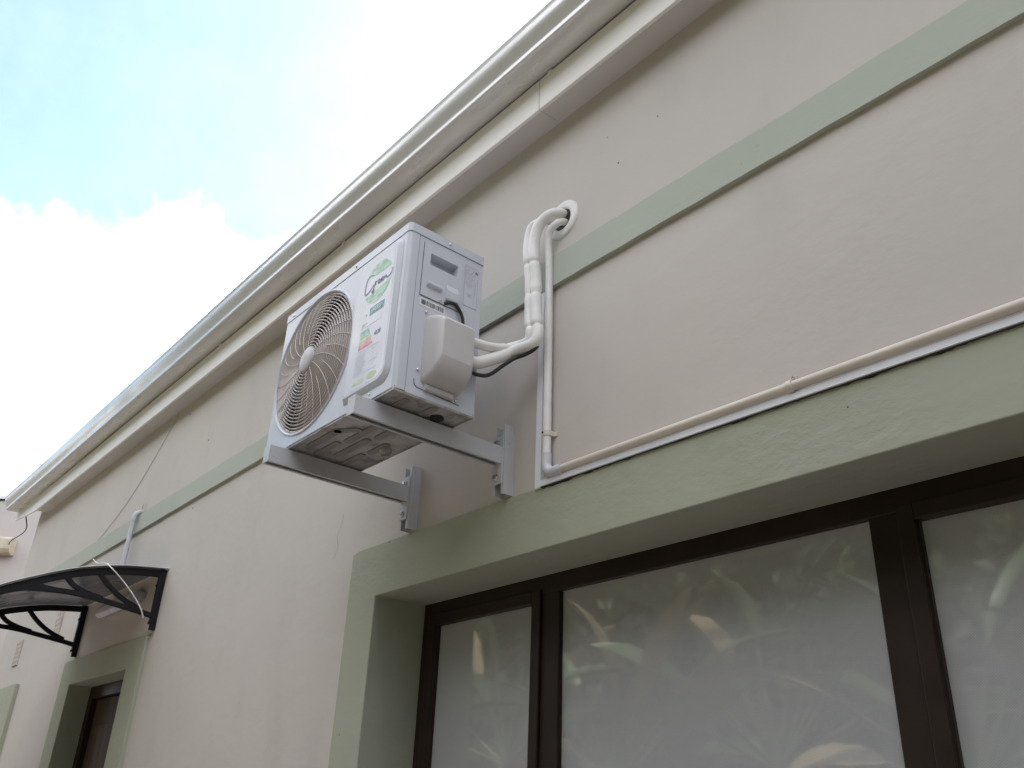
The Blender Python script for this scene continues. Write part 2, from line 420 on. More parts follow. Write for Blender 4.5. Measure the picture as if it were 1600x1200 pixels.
def wall_cells(mb, x0, x1, z0, z1, holes, y0, y1, nx=None):
    """a wall slab between y0 (front) and y1 (back) with rectangular holes (hx0,hx1,hz0,hz1) and their reveals"""
    xs = sorted({x0, x1, *[h[0] for h in holes], *[h[1] for h in holes]})
    zs = sorted({z0, z1, *[h[2] for h in holes], *[h[3] for h in holes]})
    def inh(cx, cz):
        return any(h[0] < cx < h[1] and h[2] < cz < h[3] for h in holes)
    for i in range(len(xs)-1):
        for j in range(len(zs)-1):
            a, b, c, d = xs[i], xs[i+1], zs[j], zs[j+1]
            if inh((a+b)/2, (c+d)/2):
                continue
            mb.add([(a,y0,c),(b,y0,c),(b,y0,d),(a,y0,d)], [(0,1,2,3)])
            mb.add([(a,y1,c),(b,y1,c),(b,y1,d),(a,y1,d)], [(3,2,1,0)])
    for (a, b, c, d) in holes:
        for q in ([(a,y0,c),(a,y1,c),(a,y1,d),(a,y0,d)], [(b,y0,c),(b,y0,d),(b,y1,d),(b,y1,c)], [(a,y0,d),(a,y1,d),(b,y1,d),(b,y0,d)], [(a,y0,c),(b,y0,c),(b,y1,c),(a,y1,c)]):
            mb.add(q, [(0,1,2,3)])
    for q in ([(x0,y0,z0),(x0,y0,z1),(x0,y1,z1),(x0,y1,z0)], [(x1,y0,z0),(x1,y1,z0),(x1,y1,z1),(x1,y0,z1)], [(x0,y0,z1),(x1,y0,z1),(x1,y1,z1),(x0,y1,z1)]):
        mb.add(q, [(0,1,2,3)])
    return mb

# ------------------------------------------------------------------ ground
g = MB().add([(-400,-400,0),(400,-400,0),(400,400,0),(-400,400,0)], [(0,1,2,3)]).build('ground', 'ground', kind='structure')
p_ = MB().box(-14, 8, -2.4, -0.0, 0.0, 0.06).build('paving', 'paving', kind='structure', bevel=0.006)

# ------------------------------------------------------------------ the house
XL, XRT = -8.56, 6.0
house = empty('house', (-2.0, 0.0, 0.0), 'long beige plastered house with pale green bands filling the picture', 'house')
WIN = (-2.711, -0.255, 0.90, 2.217)
DOOR = (-6.236, -5.206, 0.06, 2.192)
WIN3 = (-9.0, -7.86, 1.0, 2.13)
holes = [WIN, DOOR, (-8.36, -7.86, 1.0, 2.13)]
mb = MB()
wall_cells(mb, XL, XRT, 0, 3.80, holes, 0.0, 0.34)
mb.add([(XL,0.0,3.80),(XL,0.34,3.80),(XL,0.34,0),(XL,0.0,0)], [(0,1,2,3)])
mb.build('wall', 'wall', house)
MB().box(XL, XL+0.3, 0.34, 7.0, 0, 3.80).build('end_wall', 'wall', house)
MB().box(XL+0.3, XRT, 6.7, 7.0, 0, 3.80).build('back_wall', 'wall', house)
# inside darkness: floor slab and ceiling
MB().box(XL+0.3, XRT, 0.34, 6.7, 0.01, 0.05).build('floor_slab', 'paving', house)
MB().box(XL+0.3, XRT, 0.34, 6.7, 3.70, 3.74).build('ceiling', 'soffit', house)

def rough_strip(mb, pts_top, pts_bot, y0, y1):
    """a long plaster strip with uneven top and bottom edges; pts are (x, z)"""
    n = len(pts_top)
    vs = [(x, y0, z) for x, z in pts_bot] + [(x, y0, z) for x, z in pts_top] + [(x, y1, z) for x, z in pts_bot] + [(x, y1, z) for x, z in pts_top]
    fs = []
    for i in range(n-1):
        fs += [(i, i+1, n+i+1, n+i), (n+i, n+i+1, 3*n+i+1, 3*n+i), (i, 2*n+i, 2*n+i+1, i+1), (2*n+i, 3*n+i, 3*n+i+1, 2*n+i+1)]
    fs += [(0, n, 3*n, 2*n), (n-1, 3*n-1, 4*n-1, 2*n-1)]
    return mb.add(vs, fs)
rng = random.Random(3)
def walk(n, amp, keep=0.6):
    out = []; v = 0
    for _ in range(n):
        v = v*keep + rng.uniform(-amp, amp); out.append(v)
    return out
# plaster band under the eave
xs = [XL + i*0.025 for i in range(int((XRT-XL)/0.025)+1)]
def zb(x):
    return 3.079 + (min(0, x + 1.6)) * 0.0088
wt, wb_ = walk(len(xs), 0.0014), walk(len(xs), 0.0008)
rough_strip(MB(), [(x, zb(x)+0.118+a) for x, a in zip(xs, wt)], [(x, zb(x)+a) for x, a in zip(xs, wb_)], -0.016, 0.004).build('band', 'bandgreen', house)
# surround of the big window (top rail with chipped upper edge, two jambs)
xs = [-2.894 + i*0.012 for i in range(int((2.894-0.072)/0.012)+1)]
wt = walk(len(xs), 0.0028, 0.7)
def surround_top(x, a):
    t_ = 2.386 - 0.0085*(x+1.05) + a if x > -1.86 else 2.398 + a*0.25
    return t_ - 0.010*max(0, 1-(x+2.894)/0.05)**2
tops = [(x, surround_top(x, a)) for x, a in zip(xs, wt)]
xe = xs[-1]
outline = tops[::-1] + [(-2.8945, 2.30), (-2.893, 1.9), (-2.895, 1.2), (-2.894, 0.5), (-2.707, 0.5), (-2.707, 2.208), (-0.259, 2.208), (-0.259, 0.5), (xe, 0.5)]
me_ = MB(); nO = len(outline)
fr_ = [(x, -0.012, z) for x, z in outline]; bk_ = [(x, 0.003, z) for x, z in outline]
me_.add(fr_ + bk_, [tuple(range(nO))] + [(i, (i+1) % nO, nO+(i+1) % nO, nO+i) for i in range(nO)])
me_.build('window_surround', 'green', house, bevel=0.003)
# green painted reveal liner
def liner(a, b, c, d, y0, y1, t=0.004, drop=0.0):
    m = MB()
    m.box(a, a+t, y0, y1, c, d-t+0.0005); m.box(b-t, b, y0, y1, c, d-t+0.0005); m.prism([(y0, d-t-drop), (y1, d-t), (y1, d), (y0, d)], 'x', a, b)
    return m
liner(*WIN, 0.0032, 0.30, drop=0.005).build('window_reveal', 'green', house)
liner(*DOOR, 0.0032, 0.30).build('door_reveal', 'green', house)
# surround of the door
def surround(name, xa, xb, xc, xd, zb_, zi, zt, y):
    ol = [(xa, zb_), (xa, zt), (xd, zt), (xd, zb_), (xc, zb_), (xc, zi), (xb, zi), (xb, zb_)]
    m = MB(); n_ = len(ol)
    m.add([(x, y, z) for x, z in ol] + [(x, 0.003, z) for x, z in ol], [tuple(range(n_))] + [(i, (i+1) % n_, n_+(i+1) % n_, n_+i) for i in range(n_)])
    return m.build(name, 'green', house, bevel=0.004)
surround('door_surround', -6.45, -6.232, -5.210, -4.985, 0.0, 2.188, 2.345, -0.02)
# surround of the far small window
surround('small_window_surround', -8.55, -8.356, -7.864, -7.60, 0.8, 2.126, 2.305, -0.030)
liner(-8.36, -7.86, 1.0, 2.13, 0.0032, 0.30).build('small_window_reveal', 'green', house)

# big window: dark bronze frame, two casement sashes and a fixed light
win = MB()
FY0, FY1 = 0.204, 0.262
x0, x1, z0, z1 = -2.707, -0.259, 0.904, 2.213
win.box(x0, x0+0.040, FY0, FY1, z0, z1)
window = win.build('window', 'frame', house, bevel=0.003)
def bar(name, *b, parent=window, mat='frame', bv=0.003):
    return MB().box(*b).build(name, mat, parent, bevel=bv)
bar('frame_stile', x1-0.040, x1, FY0, FY1, z0, z1)
bar('frame_head', x0+0.040, x1-0.040, FY0, FY1, z1-0.058, z1)
bar('frame_sill', x0+0.040, x1-0.040, FY0, FY1, z0, z0+0.042)
bar('mullion', -2.066, -1.989, FY0+0.0006, FY1, z0+0.042, z1-0.057)
bar('mullion', -0.965, -0.898, FY0+0.0006, FY1, z0+0.042, z1-0.057)
def sash(a, b):
    sz0, sz1 = z0+0.044, z1-0.044
    y0, y1 = FY0-0.008, FY1-0.006
    wst = 0.040
    bar('sash_stile', a, a+wst, y0, y1, sz0, sz1); bar('sash_stile', b-wst, b, y0, y1, sz0, sz1)
    bar('sash_rail', a+wst, b-wst, y0, y1, sz1-wst, sz1); bar('sash_rail', a+wst, b-wst, y0, y1, sz0, sz0+wst)
    # glazing bead, sloped
    for s in (0, 1):
        xa = a+wst if s == 0 else b-wst
        d = 0.0035 if s == 0 else -0.0035
        MB().prism([(xa, y0+0.006), (xa+d, y0+0.0135), (xa+d, y0+0.036), (xa, y0+0.036)], 'z', sz0+wst, sz1-wst).build('glazing_bead', 'frame', window)
    MB().box(a+wst-0.004, b-wst+0.004, 0.212, 0.218, sz0+wst-0.004, sz1-wst+0.004).build('pane', 'glass', window)
sash(-2.665, -2.068)
sash(-0.896, -0.301)
MB().box(-1.993, -0.961, 0.213, 0.219, z0+0.038, z1-0.038).build('pane', 'glass', window)
for a, b in ((-2.632, -2.101), (-1.996, -0.958), (-0.863, -0.334)):
    MB().box(a, b, 0.2225, 0.2235, z0+0.035, z1-0.035).build('mesh_screen', 'blind', window)
# door
df = MB()
df.box(-6.232, -6.162, 0.115, 0.20, 0.06, 2.188)
door = df.build('door_frame', 'frame', house, bevel=0.003)
MB().box(-5.28, -5.21, 0.115, 0.20, 0.06, 2.188).build('frame_stile', 'frame', door, bevel=0.003)
MB().box(-6.162, -5.28, 0.115, 0.20, 2.115, 2.188).build('frame_head', 'frame', door, bevel=0.003)
MB().box(-6.158, -5.284, 0.150, 0.195, 0.065, 2.112).build('door_leaf', 'wood', door, bevel=0.003)
for (a, b) in ((0.25, 0.95), (1.10, 1.95)):
    MB().box(-6.02, -5.42, 0.138, 0.151, a, b).build('door_panel', 'wood', door, bevel=0.008)
MB().tube([(-5.36, 0.150, 1.05), (-5.36, 0.10, 1.05), (-5.47, 0.10, 1.05)], 0.009).build('door_handle', 'steel', door)
# small far window
sw = MB().box(-8.356, -8.316, 0.14, 0.19, 1.004, 2.126)
swin = sw.build('small_window', 'frame', house, bevel=0.003)
MB().box(-7.904, -7.864, 0.14, 0.19, 1.004, 2.126).build('frame_stile', 'frame', swin, bevel=0.003)
MB().box(-8.316, -7.904, 0.14, 0.19, 2.08, 2.126).build('frame_head', 'frame', swin, bevel=0.003)
MB().box(-8.32, -7.90, 0.160, 0.166, 1.0, 2.085).build('pane', 'glass', swin)
MB().box(-8.32, -7.90, 0.20, 0.202, 1.0, 2.1).build('roller_blind', 'blind', swin)

# air bricks
def airbrick(cx, cz, wd=0.15, ht=0.20):
    m = MB()
    hs = []
    for i in range(3):
        for j in range(5):
            hx = cx - wd/2 + 0.028 + i*(wd-0.056)/2; hz = cz - ht/2 + 0.025 + j*(ht-0.05)/4
            hs.append((hx-0.009, hx+0.009, hz-0.009, hz+0.009))
    wall_cells(m, cx-wd/2, cx+wd/2, cz-ht/2, cz+ht/2, hs, -0.008, 0.03)
    o = m.build('air_brick', 'brickvent', house)
    MB().box(cx-wd/2+0.01, cx+wd/2-0.01, 0.0006, 0.0016, cz-ht/2+0.01, cz+ht/2-0.01).build('vent_hollow', 'dark', o)
airbrick(-6.94, 2.65); airbrick(-7.93, 2.56, 0.16, 0.19)

# eave: boxed soffit, fascia boards with joiners, gutter, roof
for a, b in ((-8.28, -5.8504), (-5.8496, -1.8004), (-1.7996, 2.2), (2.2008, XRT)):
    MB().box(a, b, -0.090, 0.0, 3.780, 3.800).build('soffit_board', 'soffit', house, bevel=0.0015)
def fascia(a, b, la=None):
    m = MB()
    m.box(a, b, -0.104, -0.090, 3.776, 3.919)
    return m.build('fascia_board', 'fascia', house, bevel=0.0025)
fascia(-8.28, -5.852); fascia(-5.848, -1.802); fascia(-1.798, 2.2); fascia(2.204, XRT)
MB().prism([(-8.284, 3.776), (-8.284, 3.975), (-8.96, 4.02), (-9.06, 3.85)], 'y', -0.103, -0.089).build('fascia_board', 'fascia', house, bevel=0.002, label='cut end of the white fascia board past the corner')
for x in (-5.85, -1.80, 2.202):
    MB().box(x-0.0012, x+0.0012, -0.1036, -0.088, 3.785, 3.917).build('fascia_joint', 'soffit', house)
for x in (-7.2, -4.55, -3.18, -1.755, -0.6):
    m = MB(); m.tube([(x, -0.104, 3.900), (x+0.012, -0.109, 3.908), (x+0.018, -0.105, 3.922)], [0.004, 0.007, 0.004], 8)
    m.build('gutter_clip', 'fascia', house)
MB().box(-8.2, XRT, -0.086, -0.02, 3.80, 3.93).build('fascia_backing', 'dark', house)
prof_out = [(-0.101, 4.035), (-0.101, 3.9285), (-0.196, 3.9265), (-0.2015, 3.930), (-0.2045, 3.938), (-0.2035, 3.946), (-0.2065, 3.955), (-0.2140, 3.968), (-0.2235, 3.983), (-0.2310, 4.000), (-0.2345, 4.018), (-0.2350, 4.030), (-0.2390, 4.036), (-0.2400, 4.043), (-0.2360, 4.049), (-0.2300, 4.048), (-0.2280, 4.042)]
prof_in = [(y + (0.0015 if y < -0.15 else -0.0012), z + 0.0012) for y, z in reversed(prof_out)]
gp = MB()
GX = [-9.02, -6.9, -4.8, -2.6, -0.4, 1.8, 4.0, XRT]
poly = prof_out + prof_in
n = len(poly)
rr = random.Random(5)
vs = []; fs = []
gxs = [-9.02 + i*(XRT+9.02)/60 for i in range(61)]
for gx in gxs:
    dz = 0.0012*math.sin(gx*1.7) + rr.uniform(-0.0006, 0.0006); dy = 0.001*math.sin(gx*2.3+1)
    vs += [(gx, y+dy, z+dz) for y, z in poly]
for i in range(60):
    for k in range(n):
        k2 = (k+1) % n
        fs.append((i*n+k, i*n+k2, (i+1)*n+k2, (i+1)*n+k))
gp.add(vs, fs, True)
gutter = gp.build('gutter', 'gutter', house)
em = gutter.modifiers.new('sharp', 'EDGE_SPLIT'); em.split_angle = rad(38)
MB().prism([(y, z) for y, z in prof_out], 'x', -9.023, -9.0205).build('gutter_stop_end', 'gutter', house)
for x in (-7.9, -5.2, -2.45, 0.4, 3.2):
    MB().box(x-0.012, x+0.012, -0.236, -0.095, 4.030, 4.033).build('gutter_strap', 'gutter', house)
# roof sheet: corrugated, rising away from the gutter
m = MB(); vs = []; fs = []
nx = 420
for i in range(nx+1):
    x = -9.0 + i*(XRT+9.0)/nx
    dz = 0.018*math.cos(i*math.pi/2*0.9)
    vs += [(x, -0.14, 4.06+dz), (x, 3.5, 5.0+dz), (x, 7.3, 4.02+dz)]
for i in range(nx):
    a = i*3; fs += [(a, a+3, a+4, a+1), (a+1, a+4, a+5, a+2)]
m.add(vs, fs).build('roof', 'roof', house)
m = MB(); m.prism([(0.0, 3.80), (7.0, 3.80), (7.0, 4.03), (3.5, 4.95), (0.0, 4.03)], 'x', XL+0.001, XL+0.299).build('gable', 'wall', house)

# ------------------------------------------------------------------ neighbouring house
d = Vector((0.648, 0.7616, 0)); nrm = Vector((0.7616, -0.648, 0))
Q = Vector((-13.01, 0.33, 0))
nb = empty('neighbouring_house', Q - nrm*0.0, 'pale plastered neighbouring house beyond the far end of the eave', 'house')
def nbp(s, o, z): return Q + d*s + nrm*o + Vector((0, 0, z))
def nbbox(s0, s1, o0, o1, z0, z1):
    m = MB(); P = [nbp(s, o, z) for z in (z0, z1) for s, o in ((s0, o0), (s1, o0), (s1, o1), (s0, o1))]
    return m.add(P, [(0,3,2,1),(4,5,6,7),(0,1,5,4),(1,2,6,5),(2,3,7,6),(3,0,4,7)])
nbbox(-6, 3.0, -4.0, 0.0, 0, 5.10).build('wall', 'nbwall', nb)
m = MB(); m.add([nbp(-6.3, 0.03, 5.12), nbp(3.1, 0.03, 5.12), nbp(3.1, -2.0, 5.95), nbp(-6.3, -2.0, 5.95), nbp(-6.3, -4.1, 5.12), nbp(3.1, -4.1, 5.12),
                 nbp(-6.3, 0.03, 5.16), nbp(3.1, 0.03, 5.16), nbp(3.1, -2.0, 5.99), nbp(-6.3, -2.0, 5.99), nbp(-6.3, -4.1, 5.16), nbp(3.1, -4.1, 5.16)],
                [(0,3,2,1),(3,4,5,2),(6,7,8,9),(9,8,11,10),(0,1,7,6),(4,10,11,5),(0,6,9,3),(3,9,10,4),(1,2,8,7),(2,5,11,8)]).build('roof', 'nbroof', nb)
# beige box and its cable
lb = MB()
s0, s1 = 0.02, 0.40
P = []
prof = [(0.0, 4.585), (0.12, 4.585), (0.14, 4.56), (0.14, 4.43), (0.115, 4.385), (0.05, 4.36), (0.0, 4.375)]
for s in (s0 - 0.05, s1):
    P += [nbp(s, o, z) for o, z in prof]
n = len(prof)
lb.add(P, [(i, (i+1) % n, n+(i+1) % n, n+i) for i in range(n)] + [tuple(range(n)), tuple(range(2*n-1, n-1, -1))])
wbx = lb.build('wall_box', 'boxbeige', label='small weathered beige box on the neighbouring wall below the eave end', cat='electrical box', bevel=0.01)
MB().tube([nbp(0.1, 0.07, 4.42), nbp(0.1, 0.10, 4.30)], 0.02).build('cable_gland', 'black', wbx, shift=-wbx.location)
pts = catmull([(-8.72, -0.085, 3.84), (-8.9, -0.02, 3.75), (-10.2, 0.12, 3.95), (-11.8, 0.38, 4.28), nbp(0.36, 0.06, 4.585)], 10)
MB().tube(pts, 0.0055, 6).build('drop_cable', 'black', label='thin dark cable drooping from the fascia end to the beige box', cat='cable')

# ------------------------------------------------------------------ air conditioner
AX, AY, AZ = -2.69, -0.515, 2.566
AW, AD, AH = 0.793, 0.283, 0.563
ac = empty('air_conditioner', (AX + AW/2, AY + AD/2, AZ), 'white outdoor air conditioner unit with round fan grille on wall brackets', 'air conditioner')
SH = (-AW/2, -AD/2, 0)
def A(mb, name, mat, parent=ac, **k):
    return mb.build(name, mat, parent, shift=SH, **k)
FC = (0.262, 0.283); FR = 0.250
# front panel with round opening, rounded vertical corners wrapping onto the sides
m = MB()
z0, z1 = 0.004, 0.533
r = 0.013
angs = [2*math.pi*k/96 for k in range(96)]
u0, u1 = r, AW - r
corner_angs = [math.atan2(z - FC[1], u - FC[0]) % (2*math.pi) for u, z in ((u0, z0), (u1, z0), (u1, z1), (u0, z1))]
angs = sorted(angs + corner_angs)
inn = []; outp = []
for a in angs:
    c, s = math.cos(a), math.sin(a)
    ts = []
    if c > 1e-9: ts.append((u1 - FC[0])/c)
    if c < -1e-9: ts.append((u0 - FC[0])/c)
    if s > 1e-9: ts.append((z1 - FC[1])/s)
    if s < -1e-9: ts.append((z0 - FC[1])/s)
    t_ = min(ts)
    rr_ = min(FR, t_*0.98)
    inn.append((FC[0] + c*rr_, 0.0, FC[1] + s*rr_)); outp.append((FC[0] + c*t_, 0.0, FC[1] + s*t_))
n = len(angs)
m.add(inn + outp, [(i, (i+1) % n, n+(i+1) % n, n+i) for i in range(n)])
# opening lip turned inwards
lip = [(u, 0.030, z) for u, v, z in inn]
m.add(inn + lip, [(i, n+i, n+(i+1) % n, (i+1) % n) for i in range(n)], True)
for side in (0, 1):
    prof = []
    for k in range(7):
        a = k/6*math.pi/2
        u = r - r*math.sin(a); v = r - r*math.cos(a)
        prof.append((u if side == 0 else AW - u, v))
    prof.append((0.0 if side == 0 else AW, 0.0365))
    vs = [(u, v, z0) for u, v in prof] + [(u, v, z1) for u, v in prof]
    q = len(prof)
    m.add(vs, [(i, i+1, q+i+1, q+i) for i in range(q-1)], True)
fp = A(m, 'front_panel', 'case')
# raised label field on the front
def rrect(u0, u1, w0, w1, rs, seg=6):
    """rounded rectangle, radii (bl, br, tr, tl)"""
    out = []
    for (cu, cw, r_, a0) in ((u0+rs[0], w0+rs[0], rs[0], math.pi), (u1-rs[1], w0+rs[1], rs[1], 1.5*math.pi), (u1-rs[2], w1-rs[2], rs[2], 0), (u0+rs[3], w1-rs[3], rs[3], 0.5*math.pi)):
        for k in range(seg+1):
            a = a0 + k/seg*math.pi/2
            out.append((cu + r_*math.cos(a), cw + r_*math.sin(a)))
    return out
A_out = rrect(0.520, 0.766, 0.034, 0.524, (0.004, 0.045, 0.030, 0.004))
A_mid = rrect(0.524, 0.756, 0.043, 0.518, (0.004, 0.042, 0.027, 0.004))
A_in = rrect(0.528, 0.750, 0.050, 0.514, (0.004, 0.040, 0.025, 0.004))
m = MB(); n = len(A_out)
ring = [(u, -0.0006, w_) for u, w_ in A_out] + [(u, -0.0075, w_) for u, w_ in A_mid] + [(u, -0.0105, w_) for u, w_ in A_in]
m.add(ring, [(i, (i+1) % n, n+(i+1) % n, n+i) for i in range(n)] + [(n+i, n+(i+1) % n, 2*n+(i+1) % n, 2*n+i) for i in range(n)], True)
m.add([(u, -0.0105, w_) for u, w_ in A_in], [tuple(range(n))])
rf = A(m, 'raised_field', 'case', fp)
# lid
m = MB()
lidp = [(AW+0.002, AD+0.001), (AW+0.002, r)] + [(AW+0.002 - r*(1-math.cos(k/6*math.pi/2)) , r - r*math.sin(k/6*math.pi/2) - 0.002) for k in range(0, 7)]
lidp += [(-0.002 + r*(1-math.cos(k/6*math.pi/2)), r - r*math.sin(k/6*math.pi/2) - 0.002) for k in range(6, -1, -1)] + [(-0.002, AD+0.001)]
m.prism(lidp, 'z', 0.5336, AH)
A(m, 'lid', 'case', bevel=0.007, bseg=3)
# right side panel with handle pocket
HV = (0.081, 0.184, 0.443, 0.484)
m = MB()
def side_quads(v0, v1, w0, w1, hole, x):
    vsx = [v0, hole[0], hole[1], v1]; wsx = [w0, hole[2], hole[3], w1]
    for i in range(3):
        for j in range(3):
            if i == 1 and j == 1: continue
            m.add([(x, vsx[i], wsx[j]), (x, vsx[i+1], wsx[j]), (x, vsx[i+1], wsx[j+1]), (x, vsx[i], wsx[j+1])], [(0,1,2,3)])
side_quads(0.0385, AD, 0.002, 0.533, HV, AW-0.0012)
m.add([(AW-0.0012, 0.0385, 0.002), (AW-0.006, 0.0385, 0.002), (AW-0.006, 0.0385, 0.533), (AW-0.0012, 0.0385, 0.533)], [(0,1,2,3)])
m.add([(AW-0.0012, AD, 0.002), (AW-0.03, AD, 0.002), (AW-0.03, AD, 0.533), (AW-0.0012, AD, 0.533)], [(0,1,2,3)])
sp = A(m, 'side_panel', 'case')
MB_ = MB()
MB_.box(0.0, 0.0012, 0.0385, AD, 0.002, 0.533)
A(MB_, 'side_panel', 'case')
# inner core (keeps light out)
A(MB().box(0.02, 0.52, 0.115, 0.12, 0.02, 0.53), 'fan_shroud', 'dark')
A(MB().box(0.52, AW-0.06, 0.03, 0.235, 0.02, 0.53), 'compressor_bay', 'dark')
A(MB().box(0.004, AW-0.035, 0.240, 0.278, 0.02, 0.533), 'coil', 'coil')
# handle pocket: inset plate raised panel
m = MB(); X = AW - 0.0012
plv0, plv1, plw0, plw1 = 0.056, 0.203, 0.3275, 0.516
vsx = [plv0, HV[0], HV[1], plv1]; wsx = [plw0, HV[2], HV[3], plw1]
XO = AW + 0.0022
for i in range(3):
    for j in range(3):
        if i == 1 and j == 1: continue
        m.add([(XO, vsx[i], wsx[j]), (XO, vsx[i+1], wsx[j]), (XO, vsx[i+1], wsx[j+1]), (XO, vsx[i], wsx[j+1])], [(0,1,2,3)])
for q in ([(plv0, plw0), (plv1, plw0)], [(plv1, plw0), (plv1, plw1)], [(plv1, plw1), (plv0, plw1)], [(plv0, plw1), (plv0, plw0)]):
    m.add([(X, *q[0]), (X, *q[1]), (XO, *q[1]), (XO, *q[0])], [(0,1,2,3)])
# pocket walls: roof of pocket nearly flat, floor sloping in
ib = (HV[0]+0.004, HV[1]-0.004, HV[2]+0.016, HV[3]-0.001); XI = AW - 0.030
o4 = [(XO, HV[0], HV[2]), (XO, HV[1], HV[2]), (XO, HV[1], HV[3]), (XO, HV[0], HV[3])]
i4 = [(XI, ib[0], ib[2]), (XI, ib[1], ib[2]), (XI, ib[1], ib[3]), (XI, ib[0], ib[3])]
m.add(o4 + i4, [(0,1,5,4),(1,2,6,5),(2,3,7,6),(3,0,4,7),(4,5,6,7)])
A(m, 'handle_panel', 'case', sp)
m = MB()
for (a, b, c, d_) in ((plv0-0.0016, plv0-0.0002, plw0-0.002, plw1), (plv0-0.0016, plv1, plw0-0.0022, plw0-0.0004)):
    m.box(X+0.0002, X+0.0008, a, b, c, d_)
A(m, 'panel_gap', 'seam', sp)
# small grip ledge
A(MB().prism([(AW+0.002, 0.362), (AW+0.010, 0.367), (AW+0.012, 0.374), (AW+0.010, 0.379), (AW+0.002, 0.382)], 'y', 0.074, 0.128), 'grip_ledge', 'case', sp, bevel=0.002)
# cable hump
A(MB().prism([(AW+0.0022, 0.341), (AW+0.012, 0.345), (AW+0.013, 0.375), (AW+0.006, 0.395), (AW+0.0022, 0.400)], 'y', 0.143, 0.188), 'cable_hump', 'case', sp, bevel=0.004)
# seam between front panel and side, lid seam
A(MB().box(AW-0.005, AW-0.002, 0.0362, 0.0388, 0.004, 0.533), 'panel_gap', 'seam', sp)
A(MB().box(0.004, AW-0.0035, 0.0045, AD-0.002, 0.5328, 0.5352), 'lid_gap', 'gapgrey')
# rating sticker
stv0, stv1, stw0, stw1 = 0.213, 0.266, 0.359, 0.508
m = MB(); m.box(AW-0.0011, AW-0.0004, stv0, stv1, stw0, stw1)
stk = A(m, 'rating_sticker', 'label', sp)
m = MB(); XS = AW - 0.0003
def ln(v0, v1, w0, w1): m.box(XS, XS+0.0003, v0, v1, w0, w1)
for v in (stv0+0.001, stv1-0.0016): ln(v, v+0.0008, stw0+0.001, stw1-0.001)
for w_ in (stw0+0.001, stw1-0.0018): ln(stv0+0.001, stv1-0.001, w_, w_+0.0009)
ln(stv0+0.038, stv0+0.0386, stw0+0.002, stw1-0.002)
rq = random.Random(11)
for k in range(16):
    w_ = stw1 - 0.008 - k*0.0048
    v = stv0 + 0.004
    while v < stv0 + 0.033:
        L_ = rq.uniform(0.002, 0.007)
        if rq.random() < 0.75: ln(v, min(v+L_, stv0+0.036), w_, w_+0.0016)
        v += L_ + 0.002
for k in range(5):
    ln(stv0+0.016+k*0.0032, stv0+0.0172+k*0.0032, stw0+0.034, stw0+0.048)
for k in range(3):
    ln(stv0+0.042, stv0+0.0436, stw0+0.05+k*0.016, stw0+0.062+k*0.016)
A(m, 'sticker_print', 'grey_ink', stk)
m = MB(); pts2 = []
for s in (0, 1):
    c = (stv0+0.0425 + s*0.0048, stw1-0.017 - s*0.001)
    m.add([(XS+0.0004, c[0]+0.0022*math.cos(k*math.pi/6), c[1]+0.0052*math.sin(k*math.pi/6)) for k in range(12)], [tuple(range(12))])
A(m, 'sticker_mark', 'dark_ink', stk)
# barcode sticker
m = MB().box(AW-0.0011, AW-0.0004, 0.058, 0.149, 0.294, 0.320)
bc = A(m, 'barcode_sticker', 'white_ink', sp)
m = MB(); v = 0.062
while v < 0.145:
    L_ = rq.choice((0.0007, 0.0012, 0.002, 0.003)); ln(v, v+L_, 0.299, 0.315); v += L_ + rq.choice((0.0008, 0.0014, 0.002))
A(m, 'barcode_print', 'dark_ink', bc)
# power cable dropping behind the valve cover
A(MB().tube(catmull([(AW+0.004, 0.143, 0.330), (AW+0.006, 0.160, 0.339), (AW+0.007, 0.180, 0.341), (AW+0.009, 0.195, 0.328), (AW+0.012, 0.208, 0.30), (AW+0.012, 0.212, 0.26)], 6), 0.0052, 8), 'power_lead', 'black', sp)
# valve cover: box with sloped top and curved underside
m = MB()
cov = []
def cring(x, v0, v1, w0, w1, r_):
    return [(x, v, w_) for v, w_ in rrect(v0, v1, w0, w1, (r_, r_, r_, r_), 5)]
secs = [cring(AW-0.001, 0.084, 0.226, 0.040, 0.272, 0.024),
        cring(AW+0.024, 0.087, 0.224, 0.047, 0.268, 0.024),
        cring(AW+0.046, 0.091, 0.222, 0.062, 0.259, 0.021),
        cring(AW+0.060, 0.095, 0.220, 0.083, 0.250, 0.016),
        cring(AW+0.067, 0.099, 0.217, 0.102, 0.243, 0.012),
        cring(AW+0.071, 0.105, 0.213, 0.118, 0.237, 0.008)]
n = len(secs[0])
m.add([p for s in secs for p in s], [(j*n+i, j*n+(i+1) % n, (j+1)*n+(i+1) % n, (j+1)*n+i) for j in range(len(secs)-1) for i in range(n)], True)
m.add(secs[-1], [tuple(range(n))])
vc = A(m, 'valve_cover', 'plastic', sp)
m = MB().prism([(AW-0.001, 0.024), (AW+0.012, 0.026), (AW+0.014, 0.040), (AW-0.001, 0.046)], 'y', 0.098, 0.196)
A(m, 'cover_tab', 'plastic', sp, bevel=0.003)
m = MB(); m.tube([(AW-0.0006, 0.064, 0.052), (AW-0.0006, 0.066, 0.036), (AW-0.0006, 0.075, 0.028), (AW-0.0006, 0.225, 0.0205)], 0.0012, 6)
A(m, 'cover_outline', 'seam', sp)
